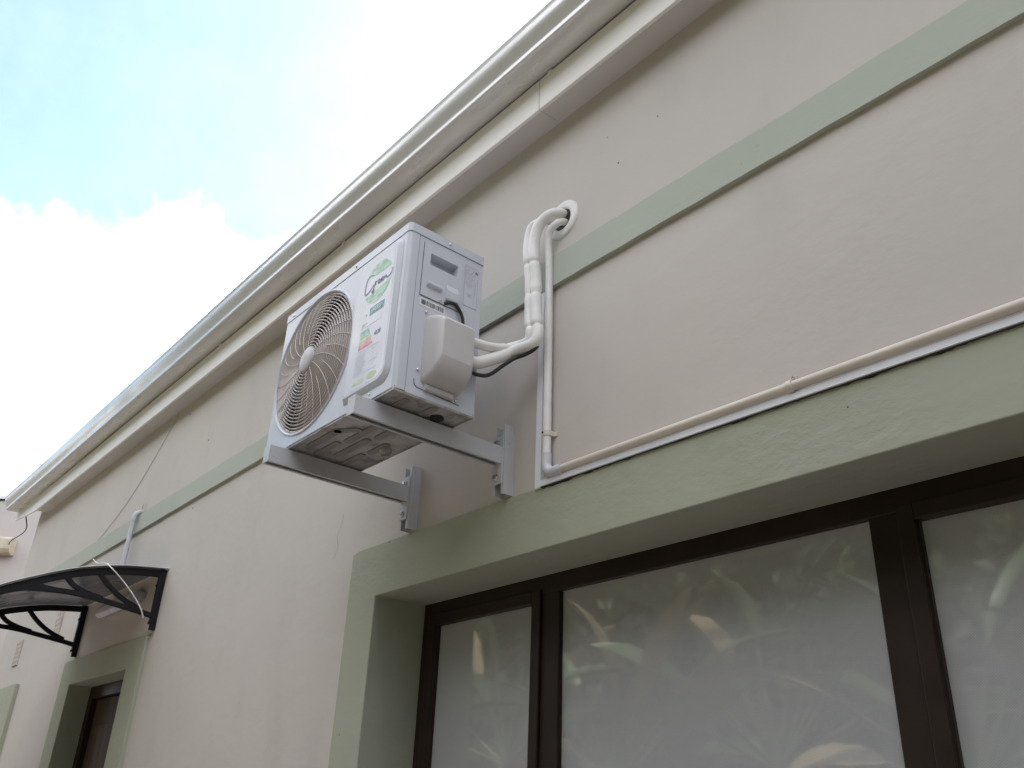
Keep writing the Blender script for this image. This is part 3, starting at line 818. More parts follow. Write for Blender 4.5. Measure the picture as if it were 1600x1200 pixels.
# screws
def screw(loc, axis, sgn, parent, r_=0.0048):
    m = MB(); c = Vector(loc); dd = {'x': Vector((1,0,0)), 'y': Vector((0,1,0))}[axis] * sgn
    m.tube([c, c + dd*0.0016, c + dd*0.0030, c + dd*0.0034], [r_, r_, r_*0.7, r_*0.2], 12)
    A(m, 'screw', 'steel', parent)
for v, w_ in ((0.128, 0.335), (0.084, 0.277), (0.074, 0.083), (0.212, 0.031)):
    screw((AW if v != 0.128 else AW+0.003, v, w_), 'x', 1, sp)
screw((AW+0.002, 0.147, 0.548), 'x', 1, ac)
for u, w_ in ((0.484, 0.549), (0.059, 0.546)): screw((u, -0.002, w_), 'y', -1, ac)
for u, w_ in ((0.665, 0.022), (0.10, 0.022)): screw((u, 0, w_), 'y', -1, fp)
# fan grille: domed rings and curved spokes
def dome(rr_):
    return -0.020 + 0.024*(rr_/FR)**2.6
m = MB()
nr = 18
for i in range(nr):
    rr_ = 0.054 + i*(0.243-0.054)/(nr-1)
    v = dome(rr_); hw = 0.0017 if i < nr-1 else 0.004; dp = 0.0110 if i < nr-1 else 0.012
    seg = 72
    vs = []
    for k in range(seg):
        a = 2*math.pi*k/seg; c, s = math.cos(a), math.sin(a)
        for (dr, dv) in ((-hw, 0.0006), (0, 0), (hw, 0.0006), (hw, dp), (-hw, dp)):
            vs.append((FC[0] + c*(rr_+dr), v + dv, FC[1] + s*(rr_+dr)))
    m.add(vs, [(k*5+j, k*5+(j+1) % 5, ((k+1) % seg)*5+(j+1) % 5, ((k+1) % seg)*5+j) for k in range(seg) for j in range(5)], True)
gr = A(m, 'fan_grille', 'grille', kind='stuff')
for k in range(28):
    a0 = 2*math.pi*k/28
    ra = 0.046 if k % 2 == 0 else 0.118
    pts = []
    for j in range(9):
        rr_ = ra + (0.246-ra)*j/8
        a = a0 - 0.42*(rr_/0.246)**1.3
        pts.append((FC[0] + rr_*math.cos(a), dome(rr_) - 0.0004, FC[1] + rr_*math.sin(a)))
    A(MB().tube(pts, 0.0010, 5), 'grille_spoke', 'spoke', gr)
hb = MB()
prof = [(0.0, -0.0265), (0.020, -0.0262), (0.038, -0.0250), (0.045, -0.0225), (0.0475, -0.018), (0.0475, -0.010)]
seg = 36
vs = []
for rr_, v in prof[1:]:
    vs += [(FC[0]+rr_*math.cos(2*math.pi*k/seg), v, FC[1]+rr_*math.sin(2*math.pi*k/seg)) for k in range(seg)]
nn_ = len(prof)-1
hb.add(vs, [(j*seg+k, j*seg+(k+1) % seg, (j+1)*seg+(k+1) % seg, (j+1)*seg+k) for j in range(nn_-1) for k in range(seg)], True)
hb.add(vs[:seg], [tuple(range(seg))])
A(hb, 'grille_hub', 'hub')
# rim around the grille
m = MB(); seg = 96
pr = [(FR-0.003, 0.004), (FR-0.001, -0.003), (FR+0.003, -0.005), (FR+0.007, -0.003), (FR+0.0085, 0.0004)]
vs = []
for rr_, v in pr:
    vs += [(max(FC[0]+rr_*math.cos(2*math.pi*k/seg), 0.0015), v, FC[1]+rr_*math.sin(2*math.pi*k/seg)) for k in range(seg)]
m.add(vs, [(j*seg+k, j*seg+(k+1) % seg, (j+1)*seg+(k+1) % seg, (j+1)*seg+k) for j in range(len(pr)-1) for k in range(seg)], True)
A(m, 'grille_rim', 'case')
# fan blades and motor
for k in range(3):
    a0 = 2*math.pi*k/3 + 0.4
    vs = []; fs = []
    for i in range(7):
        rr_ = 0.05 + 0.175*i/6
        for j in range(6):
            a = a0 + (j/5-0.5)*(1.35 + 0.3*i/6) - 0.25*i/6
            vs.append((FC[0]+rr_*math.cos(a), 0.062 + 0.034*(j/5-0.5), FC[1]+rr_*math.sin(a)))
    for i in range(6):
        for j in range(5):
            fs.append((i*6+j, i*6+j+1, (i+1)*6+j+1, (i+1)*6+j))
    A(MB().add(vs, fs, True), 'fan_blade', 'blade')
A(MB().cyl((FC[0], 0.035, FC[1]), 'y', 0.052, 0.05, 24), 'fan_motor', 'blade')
# base pan: shallow tray with embossed channels, drain stub
m = MB()
m.box(0.004, AW-0.004, 0.004, AD-0.002, 0.0005, 0.004)
m.box(0.001, AW-0.001, 0.002, 0.006, -0.004, 0.012); m.box(0.001, AW-0.001, AD-0.006, AD-0.001, -0.004, 0.014)
m.box(0.001, 0.006, 0.006, AD-0.006, -0.004, 0.012); m.box(AW-0.006, AW-0.0025, 0.006, AD-0.006, -0.004, 0.012)
bp = A(m, 'base_pan', 'base', bevel=0.0015)
def capsule(u0, v0, u1, v1, r_=0.013):
    m = MB(); dv = Vector((u1-u0, v1-v0)); a0 = math.atan2(dv.y, dv.x)
    pts = []
    for k in range(9): a = a0 + math.pi/2 + k/8*math.pi; pts.append((u0+r_*math.cos(a), v0+r_*math.sin(a)))
    for k in range(9): a = a0 - math.pi/2 + k/8*math.pi; pts.append((u1+r_*math.cos(a), v1+r_*math.sin(a)))
    m.prism(pts, 'z', -0.0035, 0.001)
    A(m, 'embossed_channel', 'emboss', bp, bevel=0.0015)
for c in ((0.25, 0.045, 0.42, 0.045), (0.42, 0.045, 0.47, 0.085), (0.20, 0.095, 0.33, 0.095), (0.37, 0.110, 0.53, 0.110), (0.24, 0.150, 0.42, 0.150), (0.46, 0.165, 0.53, 0.165),
          (0.18, 0.205, 0.30, 0.205), (0.34, 0.215, 0.43, 0.215), (0.10, 0.05, 0.10, 0.2), (0.62, 0.06, 0.62, 0.20), (0.70, 0.07, 0.75, 0.07), (0.70, 0.16, 0.76, 0.16)):
    capsule(*c)
A(MB().tube([(0.395, 0.235, 0.001), (0.395, 0.235, -0.012), (0.395, 0.235, -0.013), (0.395, 0.235, -0.026)], [0.020, 0.020, 0.013, 0.012], 16), 'drain_stub', 'base', bp)
A(MB().tube([(0.715, 0.205, 0.001), (0.715, 0.205, -0.006), (0.715, 0.205, -0.007)], [0.022, 0.020, 0.004], 18), 'drain_plug', 'dark', bp)
# mounting feet rails lying on the bracket beams
for u in (0.115, 0.660):
    A(MB().box(u-0.018, u+0.018, 0.012, AD+0.022, -0.0095, 0.0004), 'foot_rail', 'case', bevel=0.002)
    for v in (0.02, AD-0.03):
        A(MB().cyl((u, v, -0.006), 'z', 0.008, 0.012, 6), 'foot_bolt', 'steel')

# print on the raised field ---------------------------------------------------
VF = -0.0108
def flat(poly, v=VF, mb=None):
    mb = mb or MB()
    return mb.add([(u, v, w_) for u, w_ in poly], [tuple(range(len(poly)))])
def ribbon(pts, wd, v, mb, taper=True):
    P = [Vector((p[0], p[1])) for p in pts]
    P = [Vector((q.x, q.y)) for q in catmull([(p.x, p.y, 0) for p in P], 6)]
    n = len(P); L_ = []; R_ = []
    for i, p in enumerate(P):
        t_ = (P[min(i+1, n-1)] - P[max(i-1, 0)]).normalized()
        nn_ = Vector((-t_.y, t_.x)); f = wd * (0.55 + 0.45*math.sin(math.pi*min(max(i/(n-1), 0.08), 0.92))) if taper else wd
        L_.append(p + nn_*f); R_.append(p - nn_*f)
    vs = [(p.x, v, p.y) for p in L_] + [(p.x, v, p.y) for p in R_]
    mb.add(vs, [(i, i+1, n+i+1, n+i) for i in range(n-1)])
# paper label ground
A(flat([(0.534, 0.055), (0.716, 0.058), (0.744, 0.080), (0.738, 0.508), (0.540, 0.508)]), 'label_sheet', 'label', rf)
# green oval with a white sweep through it
oc = (0.656, 0.408); oa, ob = 0.077, 0.073
def oval_part(test_up):
    pts = []
    up_l = [(0.588, 0.4462), (0.6256, 0.4393), (0.675, 0.4346), (0.722, 0.4370)]
    lo_l = [(0.588, 0.3725), (0.6445, 0.376), (0.693, 0.3828), (0.726, 0.3895)]
    def oval(a):
        c, s = math.cos(a), math.sin(a)
        return (oc[0] + oa*c*0.98, oc[1] + ob*s)
    if test_up:
        aL = math.pi - math.asin((0.4462-oc[1])/ob); aR = math.asin((0.437-oc[1])/ob)
        pts = [oval(aR + (aL-aR)*k/30) for k in range(31)] + up_l[1:3]
    else:
        aL = math.pi + math.asin((oc[1]-0.3725)/ob); aR = 2*math.pi - math.asin((oc[1]-0.3895)/ob)
        pts = [oval(aL + (aR-aL)*k/30) for k in range(31)] + lo_l[2:0:-1]
    return pts
m = MB(); flat(oval_part(True), VF-0.0004, m); flat(oval_part(False), VF-0.0004, m)
# thin continuation at the right of the oval below the word
A(m, 'logo_oval', 'leafgreen', rf)
m = MB()
ribbon([(0.622, 0.462), (0.655, 0.4655), (0.690, 0.4665), (0.705, 0.462)], 0.0011, VF-0.0007, m)
ribbon([(0.601, 0.357), (0.63, 0.3525), (0.665, 0.3530), (0.69, 0.357)], 0.0010, VF-0.0007, m)
A(m, 'logo_vein', 'white_ink', rf, kind='stuff')
m = MB(); V2 = VF - 0.0010
strokes = [([(0.625, 0.4423), (0.6063, 0.4499), (0.5923, 0.4441), (0.5846, 0.4283), (0.5822, 0.4047), (0.5853, 0.3896), (0.5936, 0.3853), (0.6118, 0.3911), (0.6304, 0.4041)], 0.0019),
 ([(0.6319, 0.4075), (0.6328, 0.3922), (0.6323, 0.3735)], 0.0022),
 ([(0.6392, 0.4136), (0.6405, 0.3978)], 0.0018), ([(0.6405, 0.4017), (0.6427, 0.4106), (0.6511, 0.4107)], 0.0017),
 ([(0.6553, 0.4019), (0.6663, 0.4035), (0.6666, 0.4088), (0.6593, 0.4117), (0.6554, 0.406), (0.6612, 0.3978), (0.6735, 0.3988)], 0.0017),
 ([(0.6726, 0.4032), (0.6842, 0.4036), (0.6839, 0.4091), (0.6772, 0.4118), (0.6739, 0.4053), (0.6799, 0.3976), (0.6906, 0.4)], 0.0017),
 ([(0.6905, 0.4112), (0.6940, 0.3985)], 0.0017), ([(0.6943, 0.4023), (0.6982, 0.4098), (0.7023, 0.4067), (0.7045, 0.3985), (0.7123, 0.3978), (0.7225, 0.3995), (0.731, 0.4088), (0.7333, 0.4229)], 0.0016)]
for pts, wd in strokes: ribbon(pts, wd*1.3, V2, m)
flat([(0.6195, 0.3842), (0.6310, 0.3862), (0.6377, 0.3850), (0.634, 0.3695)], V2 - 0.0002, m)
A(m, 'logo_word', 'navy', rf)
# teal box with white word
A(flat([(0.6278, 0.2945), (0.7076, 0.2945), (0.7087, 0.3220), (0.6278, 0.3220)], VF-0.0004), 'energy_box', 'teal', rf)
def text(s, size, u, w_, mat, name, v, sx=1.0):
    cu = bpy.data.curves.new(name, 'FONT'); cu.body = s; cu.size = size; cu.align_x = 'CENTER'; cu.align_y = 'CENTER'
    to = bpy.data.objects.new(name + '_tmp', cu); COL.objects.link(to)
    dg = bpy.context.evaluated_depsgraph_get()
    me = bpy.data.meshes.new_from_object(to.evaluated_get(dg))
    bpy.data.objects.remove(to, do_unlink=True)
    mb = MB(); mb.add([(u + p.co.x*sx, v, w_ + p.co.y) for p in me.vertices], [tuple(f.vertices) for f in me.polygons])
    bpy.data.meshes.remove(me)
    return A(mb, name, mat, rf)
text('ENERGY', 0.0195, 0.668, 0.3085, 'white_ink', 'energy_word', VF-0.0008, 0.95)
# rules, bars, arrow, small print
m = MB()
for (ua, wa, ub, wb2) in ((0.584, 0.2612, 0.704, 0.2590), (0.580, 0.1805, 0.7035, 0.1760), (0.573, 0.1035, 0.7035, 0.0975)):
    flat([(ua, wa), (ub, wb2), (ub, wb2+0.0013), (ua, wa+0.0013)], VF-0.0004, m)
rq = random.Random(21)
for k in range(13):
    w_ = 0.1705 - k*0.0052
    u = 0.577 + rq.uniform(0, 0.003)
    end = 0.577 + rq.choice((0.045, 0.052, 0.06))
    while u < end:
        L_ = rq.uniform(0.003, 0.010)
        flat([(u, w_), (u+L_, w_), (u+L_, w_+0.0016), (u, w_+0.0016)], VF-0.0004, m); u += L_ + 0.0022
for (u, w_, L_) in ((0.668, 0.166, 0.012), (0.672, 0.149, 0.008), (0.660, 0.128, 0.040), (0.676, 0.118, 0.006), (0.606, 0.304, 0.008), (0.607, 0.298, 0.006), (0.690, 0.279, 0.009), (0.692, 0.271, 0.007), (0.59, 0.274, 0.03), (0.59, 0.268, 0.02)):
    flat([(u, w_), (u+L_, w_), (u+L_, w_+0.0026), (u, w_+0.0026)], VF-0.0004, m)
A(m, 'small_print', 'grey_ink', rf, kind='stuff')
bars = ['b_teal', 'b_aqua', 'b_green', 'b_yellow', 'b_orange', 'b_pink', 'b_red']
for k, mt in enumerate(bars):
    w1 = 0.2525 - k*0.0094; ue = 0.6325 + k*0.0046
    A(flat([(0.5865, w1-0.0078), (ue, w1-0.0078), (ue+0.004, w1-0.0039), (ue, w1), (0.5865, w1)], VF-0.0004), 'energy_bar', mt, rf)
A(flat([(0.6675, 0.2170), (0.6760, 0.2100), (0.7040, 0.2100), (0.7040, 0.2240), (0.6760, 0.2240)], VF-0.0004), 'rating_arrow', 'navy', rf)
text('A', 0.013, 0.690, 0.217, 'white_ink', 'rating_letter', VF-0.0008)
m = MB(); flat([(0.575, 0.0730), (0.6355, 0.0715), (0.6365, 0.0832), (0.602, 0.0860), (0.574, 0.0842)], VF-0.0004, m)
flat([(0.680 + 0.026*math.cos(k*math.pi/10), 0.0782 + 0.0115*math.sin(k*math.pi/10)) for k in range(20)], VF-0.0004, m)
A(m, 'lime_marks', 'lime', rf)

# ------------------------------------------------------------------ wall brackets
def bracket(xr, label):
    """xr: outer (right) face of the wall channel"""
    root = empty('wall_bracket', (xr-0.022, 0.0, 2.404), label, 'bracket', 'brackets under the air conditioner')
    s = -root.location
    z0, z1 = 2.404, 2.634
    xl = xr - 0.045
    m = MB(); t_ = 0.0028
    m.box(xl, xr, -t_, 0.0, z0, z1); m.box(xr-t_, xr, -0.042, -t_, z0, z1); m.box(xl, xl+t_, -0.042, -t_, z0, z1)
    m.box(xr-0.010, xr-t_, -0.042, -0.042+t_, z0, z1) ; m.box(xl+t_, xl+0.006, -0.042, -0.042+t_, z0, z1)
    m.build('wall_channel', 'bracket', root, shift=s)
    m = MB(); m.box(xl-0.002, xr-0.002, -0.0475, -0.0425, 2.437, 2.594)
    pl = m.build('mounting_plate', 'bracket', root, shift=s, bevel=0.0012)
    for z in (2.459, 2.572):
        cx = xr - 0.029
        mm = MB(); mm.tube([(cx, -0.0475, z), (cx, -0.0495, z)], 0.0115, 16); mm.build('washer', 'steel', pl, shift=s)
        mm = MB(); mm.tube([(cx, -0.0495, z), (cx, -0.0565, z)], 0.0085, 6, smooth=False); nut = mm.build('bolt_head', 'steel', pl, shift=s, bevel=0.001)
    # beam: inverted U
    bx1 = xr - 0.005; bx0 = bx1 - 0.040
    zt, zb_ = 2.5565, 2.501
    m = MB()
    m.box(bx1-t_, bx1, -0.574, -0.0475, zb_, zt); m.box(bx0, bx0+t_, -0.574, -0.0475, zb_, zt); m.box(bx0+t_, bx1-t_, -0.574, -0.0475, zt-t_, zt)
    m.box(bx1-0.010, bx1-t_, -0.574, -0.0475, zb_, zb_+t_); m.box(bx0+t_, bx0+0.010, -0.574, -0.0475, zb_, zb_+t_)
    bm_ = m.build('beam', 'bracket', root, shift=s)
    MB().box(bx0-0.0005, bx1+0.0005, -0.5775, -0.574, zb_-0.0005, zt+0.0005).build('end_plate', 'bracket', bm_, shift=s, bevel=0.001)
    for y in (-0.47, -0.30):
        mm = MB(); mm.tube([(bx1-0.02, y, zt-t_), (bx1-0.02, y, zt-0.02)], 0.007, 6, smooth=False); mm.build('fixing_bolt', 'steel', bm_, shift=s)
    return root
bracket(-1.983, 'grey steel wall bracket nearer the window corner, under the right of the air conditioner')
bracket(-2.497, 'grey steel wall bracket farther along, under the fan end of the air conditioner')

# ------------------------------------------------------------------ pipes
def pipe(name, pts, r, mat, label, cat, n=10, seg=16, group=None):
    return MB().tube(catmull(pts, n), r, seg).build(name, mat, label=label, cat=cat, group=group)
XP = -1.862
up_path = [(-1.806, -0.082, 2.846), (-1.803, -0.075, 2.88), (-1.815, -0.072, 2.93), (-1.828, -0.068, 3.08), (-1.838, -0.072, 3.18), (-1.838, -0.070, 3.26), (-1.822, -0.064, 3.308), (-1.795, -0.048, 3.338), (-1.778, -0.02, 3.352), (-1.772, 0.03, 3.356)]
pB = [(XP, -0.300, 2.720), (XP, -0.262, 2.724), (-1.868, -0.20, 2.762), (-1.880, -0.13, 2.812), (-1.862, -0.105, 2.828), (-1.825, -0.092, 2.832)] + up_path
TIES = (3.155, 3.035, 2.905)
def wrapped(name, pts, r, label):
    P = catmull(pts, 16)
    rs = []
    for i, p in enumerate(P):
        k = 1.0 + 0.012*math.sin(i*0.21) + 0.006*math.sin(i*0.9)
        for zt in TIES:
            k -= 0.24*math.exp(-((p.z-zt)/0.007)**2) - 0.06*math.exp(-((p.z-zt)/0.03)**2)
        k -= 0.15*math.exp(-((p.y+0.13)/0.008)**2)
        rs.append(r*k)
    o = MB().tube(P, rs, 18).build(name, 'insul', label=label, cat='pipe')
    for zt in TIES + (None,):
        c = min(range(2, len(P)-2), key=lambda i: abs(P[i].z-zt) if zt else abs(P[i].y+0.13))
        d_ = (P[c+1]-P[c-1]).normalized()
        MB().tube([P[c]-d_*0.0022, P[c]+d_*0.0022], r*0.86, 16).build('wrap_tie', 'pvc', o, shift=-o.location)
    return o
wrapped('refrigerant_pipe', pB, 0.0190, 'thick white wrapped pipe leaving the unit lowest and rising to the wall hole')
off = Vector((-0.023, -0.008, 0.004))
pA = [(XP, -0.300, 2.785), (XP, -0.262, 2.788), (-1.872, -0.19, 2.806), (-1.888, -0.13, 2.836), (-1.872, -0.098, 2.850), (-1.840, -0.085, 2.858)] + [tuple(Vector(p) + off + (Vector((-0.004, 0, 0)) if i < 2 else Vector((0, 0, 0)))) for i, p in enumerate(up_path[1:-3])] + [(-1.800, -0.040, 3.326), (-1.786, -0.012, 3.338), (-1.780, 0.03, 3.342)]
wrapped('refrigerant_pipe', pA, 0.0150, 'thinner white wrapped pipe strapped to the left of the thick one')
# drain / electrical conduit: hole -> down -> elbow -> along the lintel
pC = [(-1.765, 0.03, 3.322), (-1.767, -0.006, 3.318), (-1.780, -0.030, 3.304), (-1.803, -0.038, 3.276), (-1.812, -0.034, 3.235), (-1.812, -0.026, 3.15), (-1.811, -0.024, 2.95), (-1.811, -0.021, 2.70), (-1.811, -0.0195, 2.475), (-1.811, -0.0195, 2.462)]
con = empty('conduit', (-1.811, -0.0195, 2.41), 'cream round conduit dropping from the wall hole and running along the window head', 'conduit')
MB().tube(catmull(pC, 8), 0.0125, 16).build('drop_pipe', 'insul', con)
MB().tube([(-1.760, -0.0195, 2.4265), (-0.5, -0.0195, 2.4165), (0.6, -0.0195, 2.406)], 0.0118, 16).build('run_pipe', 'pvc', con)
el = [(-1.811, -0.0195, 2.490), (-1.811, -0.0195, 2.458)] + [(-1.781 - 0.030*math.cos(a), -0.0195, 2.4565 - 0.030*math.sin(a)) for a in [k/6*math.pi/2 for k in range(1, 7)]] + [(-1.745, -0.0195, 2.4263)]
MB().tube(el, 0.0152, 16).build('elbow', 'pvcw', con)
def saddle(c, vert):
    m = MB(); x, y, z = c
    w_ = 0.008
    if vert:
        m.tube([(x, y, z-w_), (x, y, z+w_)], 0.0150, 16); m.box(x+0.010, x+0.027, -0.004, -0.0005, z-w_, z+w_); m.box(x+0.010, x+0.016, y, -0.0005, z-w_, z+w_)
    else:
        m.tube([(x-w_, y, z), (x+w_, y, z)], 0.0150, 16); m.box(x-w_, x+w_, -0.005, -0.0005, z+0.010, z+0.032)
    o = m.build('saddle', 'pvc', con, bevel=0.001)
    mm = MB()
    if vert: mm.tube([(x-0.003, y-0.0145, z+0.002), (x-0.003, y-0.018, z+0.002)], 0.003, 8); mm.build('screw', 'black', o, shift=-con.location)
    else: mm.tube([(x, -0.004, z+0.026), (x, -0.009, z+0.026)], 0.0045, 10); mm.build('screw', 'steel', o, shift=-con.location)
saddle((-1.811, -0.020, 2.553), True); saddle((-0.985, -0.0195, 2.4205), False)
# white trunking strips
tr_ = empty('cable_trunking', (-1.855, 0.0, 2.388), 'thin white trunking forming an L above the window corner', 'trunking')
MB().box(-1.866, -1.841, -0.017, -0.0003, 2.392, 3.072).build('vertical_strip', 'trunk', tr_, bevel=0.0015)
def slant(xa, xb, y0, y1, z0, z1):
    a, b_ = -0.008*(xa+1.05), -0.010*(xb+1.05)
    return MB().add([(xa,y0,z0+a),(xb,y0,z0+b_),(xb,y1,z0+b_),(xa,y1,z0+a),(xa,y0,z1+a),(xb,y0,z1+b_),(xb,y1,z1+b_),(xa,y1,z1+a)], [(0,3,2,1),(4,5,6,7),(0,1,5,4),(1,2,6,5),(2,3,7,6),(3,0,4,7)])
slant(-1.8405, 0.6, -0.0190, -0.0003, 2.3885, 2.4060).build('horizontal_strip', 'trunk', tr_, bevel=0.0012)
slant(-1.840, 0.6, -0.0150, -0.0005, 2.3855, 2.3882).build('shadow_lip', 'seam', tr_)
slant(-1.8405, 0.6, -0.0215, -0.0192, 2.3880, 2.3905).build('edge_bead', 'trunk', tr_)
# wall hole escutcheon
es = MB(); seg = 40; prof = [(0.040, 0.002), (0.042, -0.006), (0.050, -0.0085), (0.066, -0.007), (0.073, -0.003), (0.074, 0.002)]
vs = []
HC = (-1.776, 3.334)
for r_, y in prof: vs += [(HC[0]+r_*math.cos(2*math.pi*k/seg), y, HC[1]+r_*math.sin(2*math.pi*k/seg)) for k in range(seg)]
es.add(vs, [(j*seg+k, j*seg+(k+1) % seg, (j+1)*seg+(k+1) % seg, (j+1)*seg+k) for j in range(len(prof)-1) for k in range(seg)], True)
eo = es.build('wall_flange', 'insul', label='white round flange where the pipes enter the wall', cat='flange')
MB().cyl((HC[0], -0.0005, HC[1]), 'y', 0.0405, 0.001, 32).build('hole', 'dark', eo, shift=-eo.location)
# black supply cable looping along the pipes
pipe('supply_cable', [(-1.862, -0.305, 2.690), (-1.858, -0.262, 2.684), (-1.860, -0.215, 2.700), (-1.868, -0.16, 2.752), (-1.868, -0.115, 2.795), (-1.840, -0.095, 2.806), (-1.812, -0.085, 2.815), (-1.802, -0.076, 2.83)], 0.0062, 'black', 'black supply cable curving below the white pipes behind the unit', 'cable', 8, 10)

# ------------------------------------------------------------------ door canopy
can = empty('door_canopy', (-5.63, 0.0, 2.37), 'black bracketed door canopy with smoky translucent sheet over the far door', 'canopy')
top_c = [(0.0, 2.688), (-0.113, 2.676), (-0.23, 2.660), (-0.342, 2.636), (-0.448, 2.606), (-0.549, 2.568), (-0.645, 2.524), (-0.715, 2.491), (-0.782, 2.456), (-0.86, 2.410), (-0.94, 2.358)]
low_c = [(-0.015, 2.437), (-0.127, 2.454), (-0.242, 2.468), (-0.36, 2.482), (-0.472, 2.487), (-0.578, 2.481), (-0.661, 2.472), (-0.728, 2.452), (-0.80, 2.418)]
def strip_yz(mb, pts, h, xa, xb, n=5, below=True):
    P = [Vector((q.x, q.y)) for q in catmull([(p[0], p[1], 0) for p in pts], n)]
    k = len(P); up_ = []; lo_ = []
    for i, p in enumerate(P):
        t_ = (P[min(i+1, k-1)] - P[max(i-1, 0)]).normalized(); nn_ = Vector((-t_.y, t_.x))
        if nn_.y > 0: nn_ = -nn_
        up_.append(p if below else p - nn_*h/2); lo_.append(p + nn_*(h if below else h/2))
    vs = []
    for x in (xa, xb):
        vs += [(x, p.x, p.y) for p in up_] + [(x, p.x, p.y) for p in lo_]
    fs = []
    for i in range(k-1):
        fs += [(i, i+1, k+i+1, k+i), (2*k+i, 3*k+i, 3*k+i+1, 2*k+i+1), (i, 2*k+i, 2*k+i+1, i+1), (k+i, k+i+1, 3*k+i+1, 3*k+i)]
    fs += [(0, k, 3*k, 2*k), (k-1, 3*k-1, 4*k-1, 2*k-1)]
    return mb.add(vs, fs)
def canopy_arm(xc):
    xa, xb = xc-0.0125, xc+0.0125
    m = MB(); strip_yz(m, top_c, 0.036, xa, xb)
    arm = m.build('arm', 'castblack', can, bevel=0.003)
    m = MB(); strip_yz(m, low_c, 0.026, xa+0.001, xb-0.001, below=False); m.build('lower_chord', 'castblack', arm, bevel=0.003)
    # brace curves: from upper arc down towards the wall, bulging outwards
    for pts in ([(-0.345, 2.612), (-0.285, 2.555), (-0.20, 2.500), (-0.10, 2.462)], [(-0.502, 2.566), (-0.455, 2.525), (-0.39, 2.500), (-0.30, 2.482)], [(-0.640, 2.510), (-0.62, 2.497), (-0.58, 2.488), (-0.53, 2.486)], [(-0.69, 2.49), (-0.675, 2.475)]):
        m = MB(); strip_yz(m, pts, 0.025, xa+0.0015, xb-0.0015, below=False); m.build('brace', 'castblack', arm, bevel=0.003)
    # webs closing the joints
    for (y, z) in ((-0.165, 2.474), (-0.115, 2.463), (-0.36, 2.490), (-0.55, 2.486)):
        MB().box(xa+0.002, xb-0.002, y-0.016, y+0.016, z-0.013, z+0.008).build('joint_web', 'castblack', arm, bevel=0.004)
    m = MB(); m.box(xc-0.015, xc+0.015, -0.036, -0.0005, 2.395, 2.690); m.prism([(xc-0.015, -0.0005), (xc+0.015, -0.0005), (xc+0.013, -0.030), (xc-0.013, -0.030)], 'z', 2.366, 2.395)
    m.build('wall_post', 'castblack', arm, bevel=0.004)
    for z in (2.40, 2.60):
        MB().tube([(xc, -0.036, z), (xc, -0.042, z)], 0.007, 8).build('post_bolt', 'castblack', arm)
canopy_arm(-4.945); canopy_arm(-6.312)
# sheet: curved, 4 mm thick
P = [Vector((q.x, q.y)) for q in catmull([(p[0], p[1]+0.004, 0) for p in top_c], 3)]
k = len(P); m = MB(); xs_ = [-6.36 + i*(1.445)/12 for i in range(13)]
vs = []
for x in xs_:
    vs += [(x, p.x, p.y) for p in P] + [(x, p.x, p.y+0.004) for p in P]
fs = []
for i in range(12):
    for j in range(k-1):
        a = i*2*k+j; b_ = (i+1)*2*k+j
        fs += [(a, b_, b_+1, a+1), (a+k, a+k+1, b_+k+1, b_+k)]
    a = i*2*k; b_ = (i+1)*2*k
    fs += [(a, a+k, b_+k, b_), (a+k-1, b_+k-1, b_+2*k-1, a+2*k-1)]
for a in (0, 12*2*k):
    for j in range(k-1): fs.append((a+j, a+j+1, a+k+j+1, a+k+j))
m.add(vs, fs, False)
m.build('roof_sheet', 'sheet', can)
MB().box(-6.36, -4.915, -0.016, -0.0005, 2.690, 2.702).build('wall_rail', 'trunk', can, bevel=0.001)
m = MB(); strip_yz(m, [(p[0], p[1]+0.0125) for p in top_c], 0.004, -4.936, -4.914); m.build('edge_trim', 'trunk', can)
MB().tube([(-6.36, -0.945, 2.352), (-4.915, -0.945, 2.352)], 0.012, 10).build('front_rail', 'trunk', can)

# lamp under the canopy
lm = MB(); lm.prism([(-0.0005, 2.555), (-0.062, 2.535), (-0.085, 2.550), (-0.085, 2.585), (-0.060, 2.615), (-0.0005, 2.625)], 'x', -5.80, -5.24)
lmp = lm.build('bulkhead_lamp', 'lamp', label='grey flat bulkhead lamp on the wall under the black canopy', cat='lamp', bevel=0.006)
MB().prism([(-0.058, 2.534), (-0.062, 2.530), (-0.089, 2.548), (-0.0855, 2.552)], 'x', -5.77, -5.27).build('diffuser', 'label', lmp, shift=-lmp.location)
MB().box(-5.238, -5.205, -0.03, -0.0005, 2.57, 2.61).build('cable_entry', 'lamp', lmp, shift=-lmp.location, bevel=0.003)

# overflow pipe with broken plaster round its hole
op = MB().tube(catmull([(-5.625, 0.02, 3.185), (-5.628, -0.012, 3.180), (-5.632, -0.035, 3.160), (-5.632, -0.040, 3.12), (-5.630, -0.042, 2.95), (-5.625, -0.045, 2.715)], 8), 0.0150, 14).build('overflow_pipe', 'pvcw', label='short pale grey overflow pipe coming out of the wall above the canopy', cat='pipe')
MB().tube([(-5.632, -0.0385, 3.135), (-5.632, -0.0395, 3.118)], 0.0185, 14).build('socket', 'pvcw', op, shift=-op.location)
m = MB(); seg = 22; rq = random.Random(2)
vs = [(-5.612, -0.0012, 3.195)] + [(-5.612 + (0.052+rq.uniform(-.012, .012))*math.cos(2*math.pi*k/seg), -0.001, 3.195 + (0.045+rq.uniform(-.010, .010))*math.sin(2*math.pi*k/seg)) for k in range(seg)]
m.add(vs, [(0, 1+k, 1+(k+1) % seg) for k in range(seg)]); m.build('broken_plaster', 'brickvent', op, shift=-op.location)
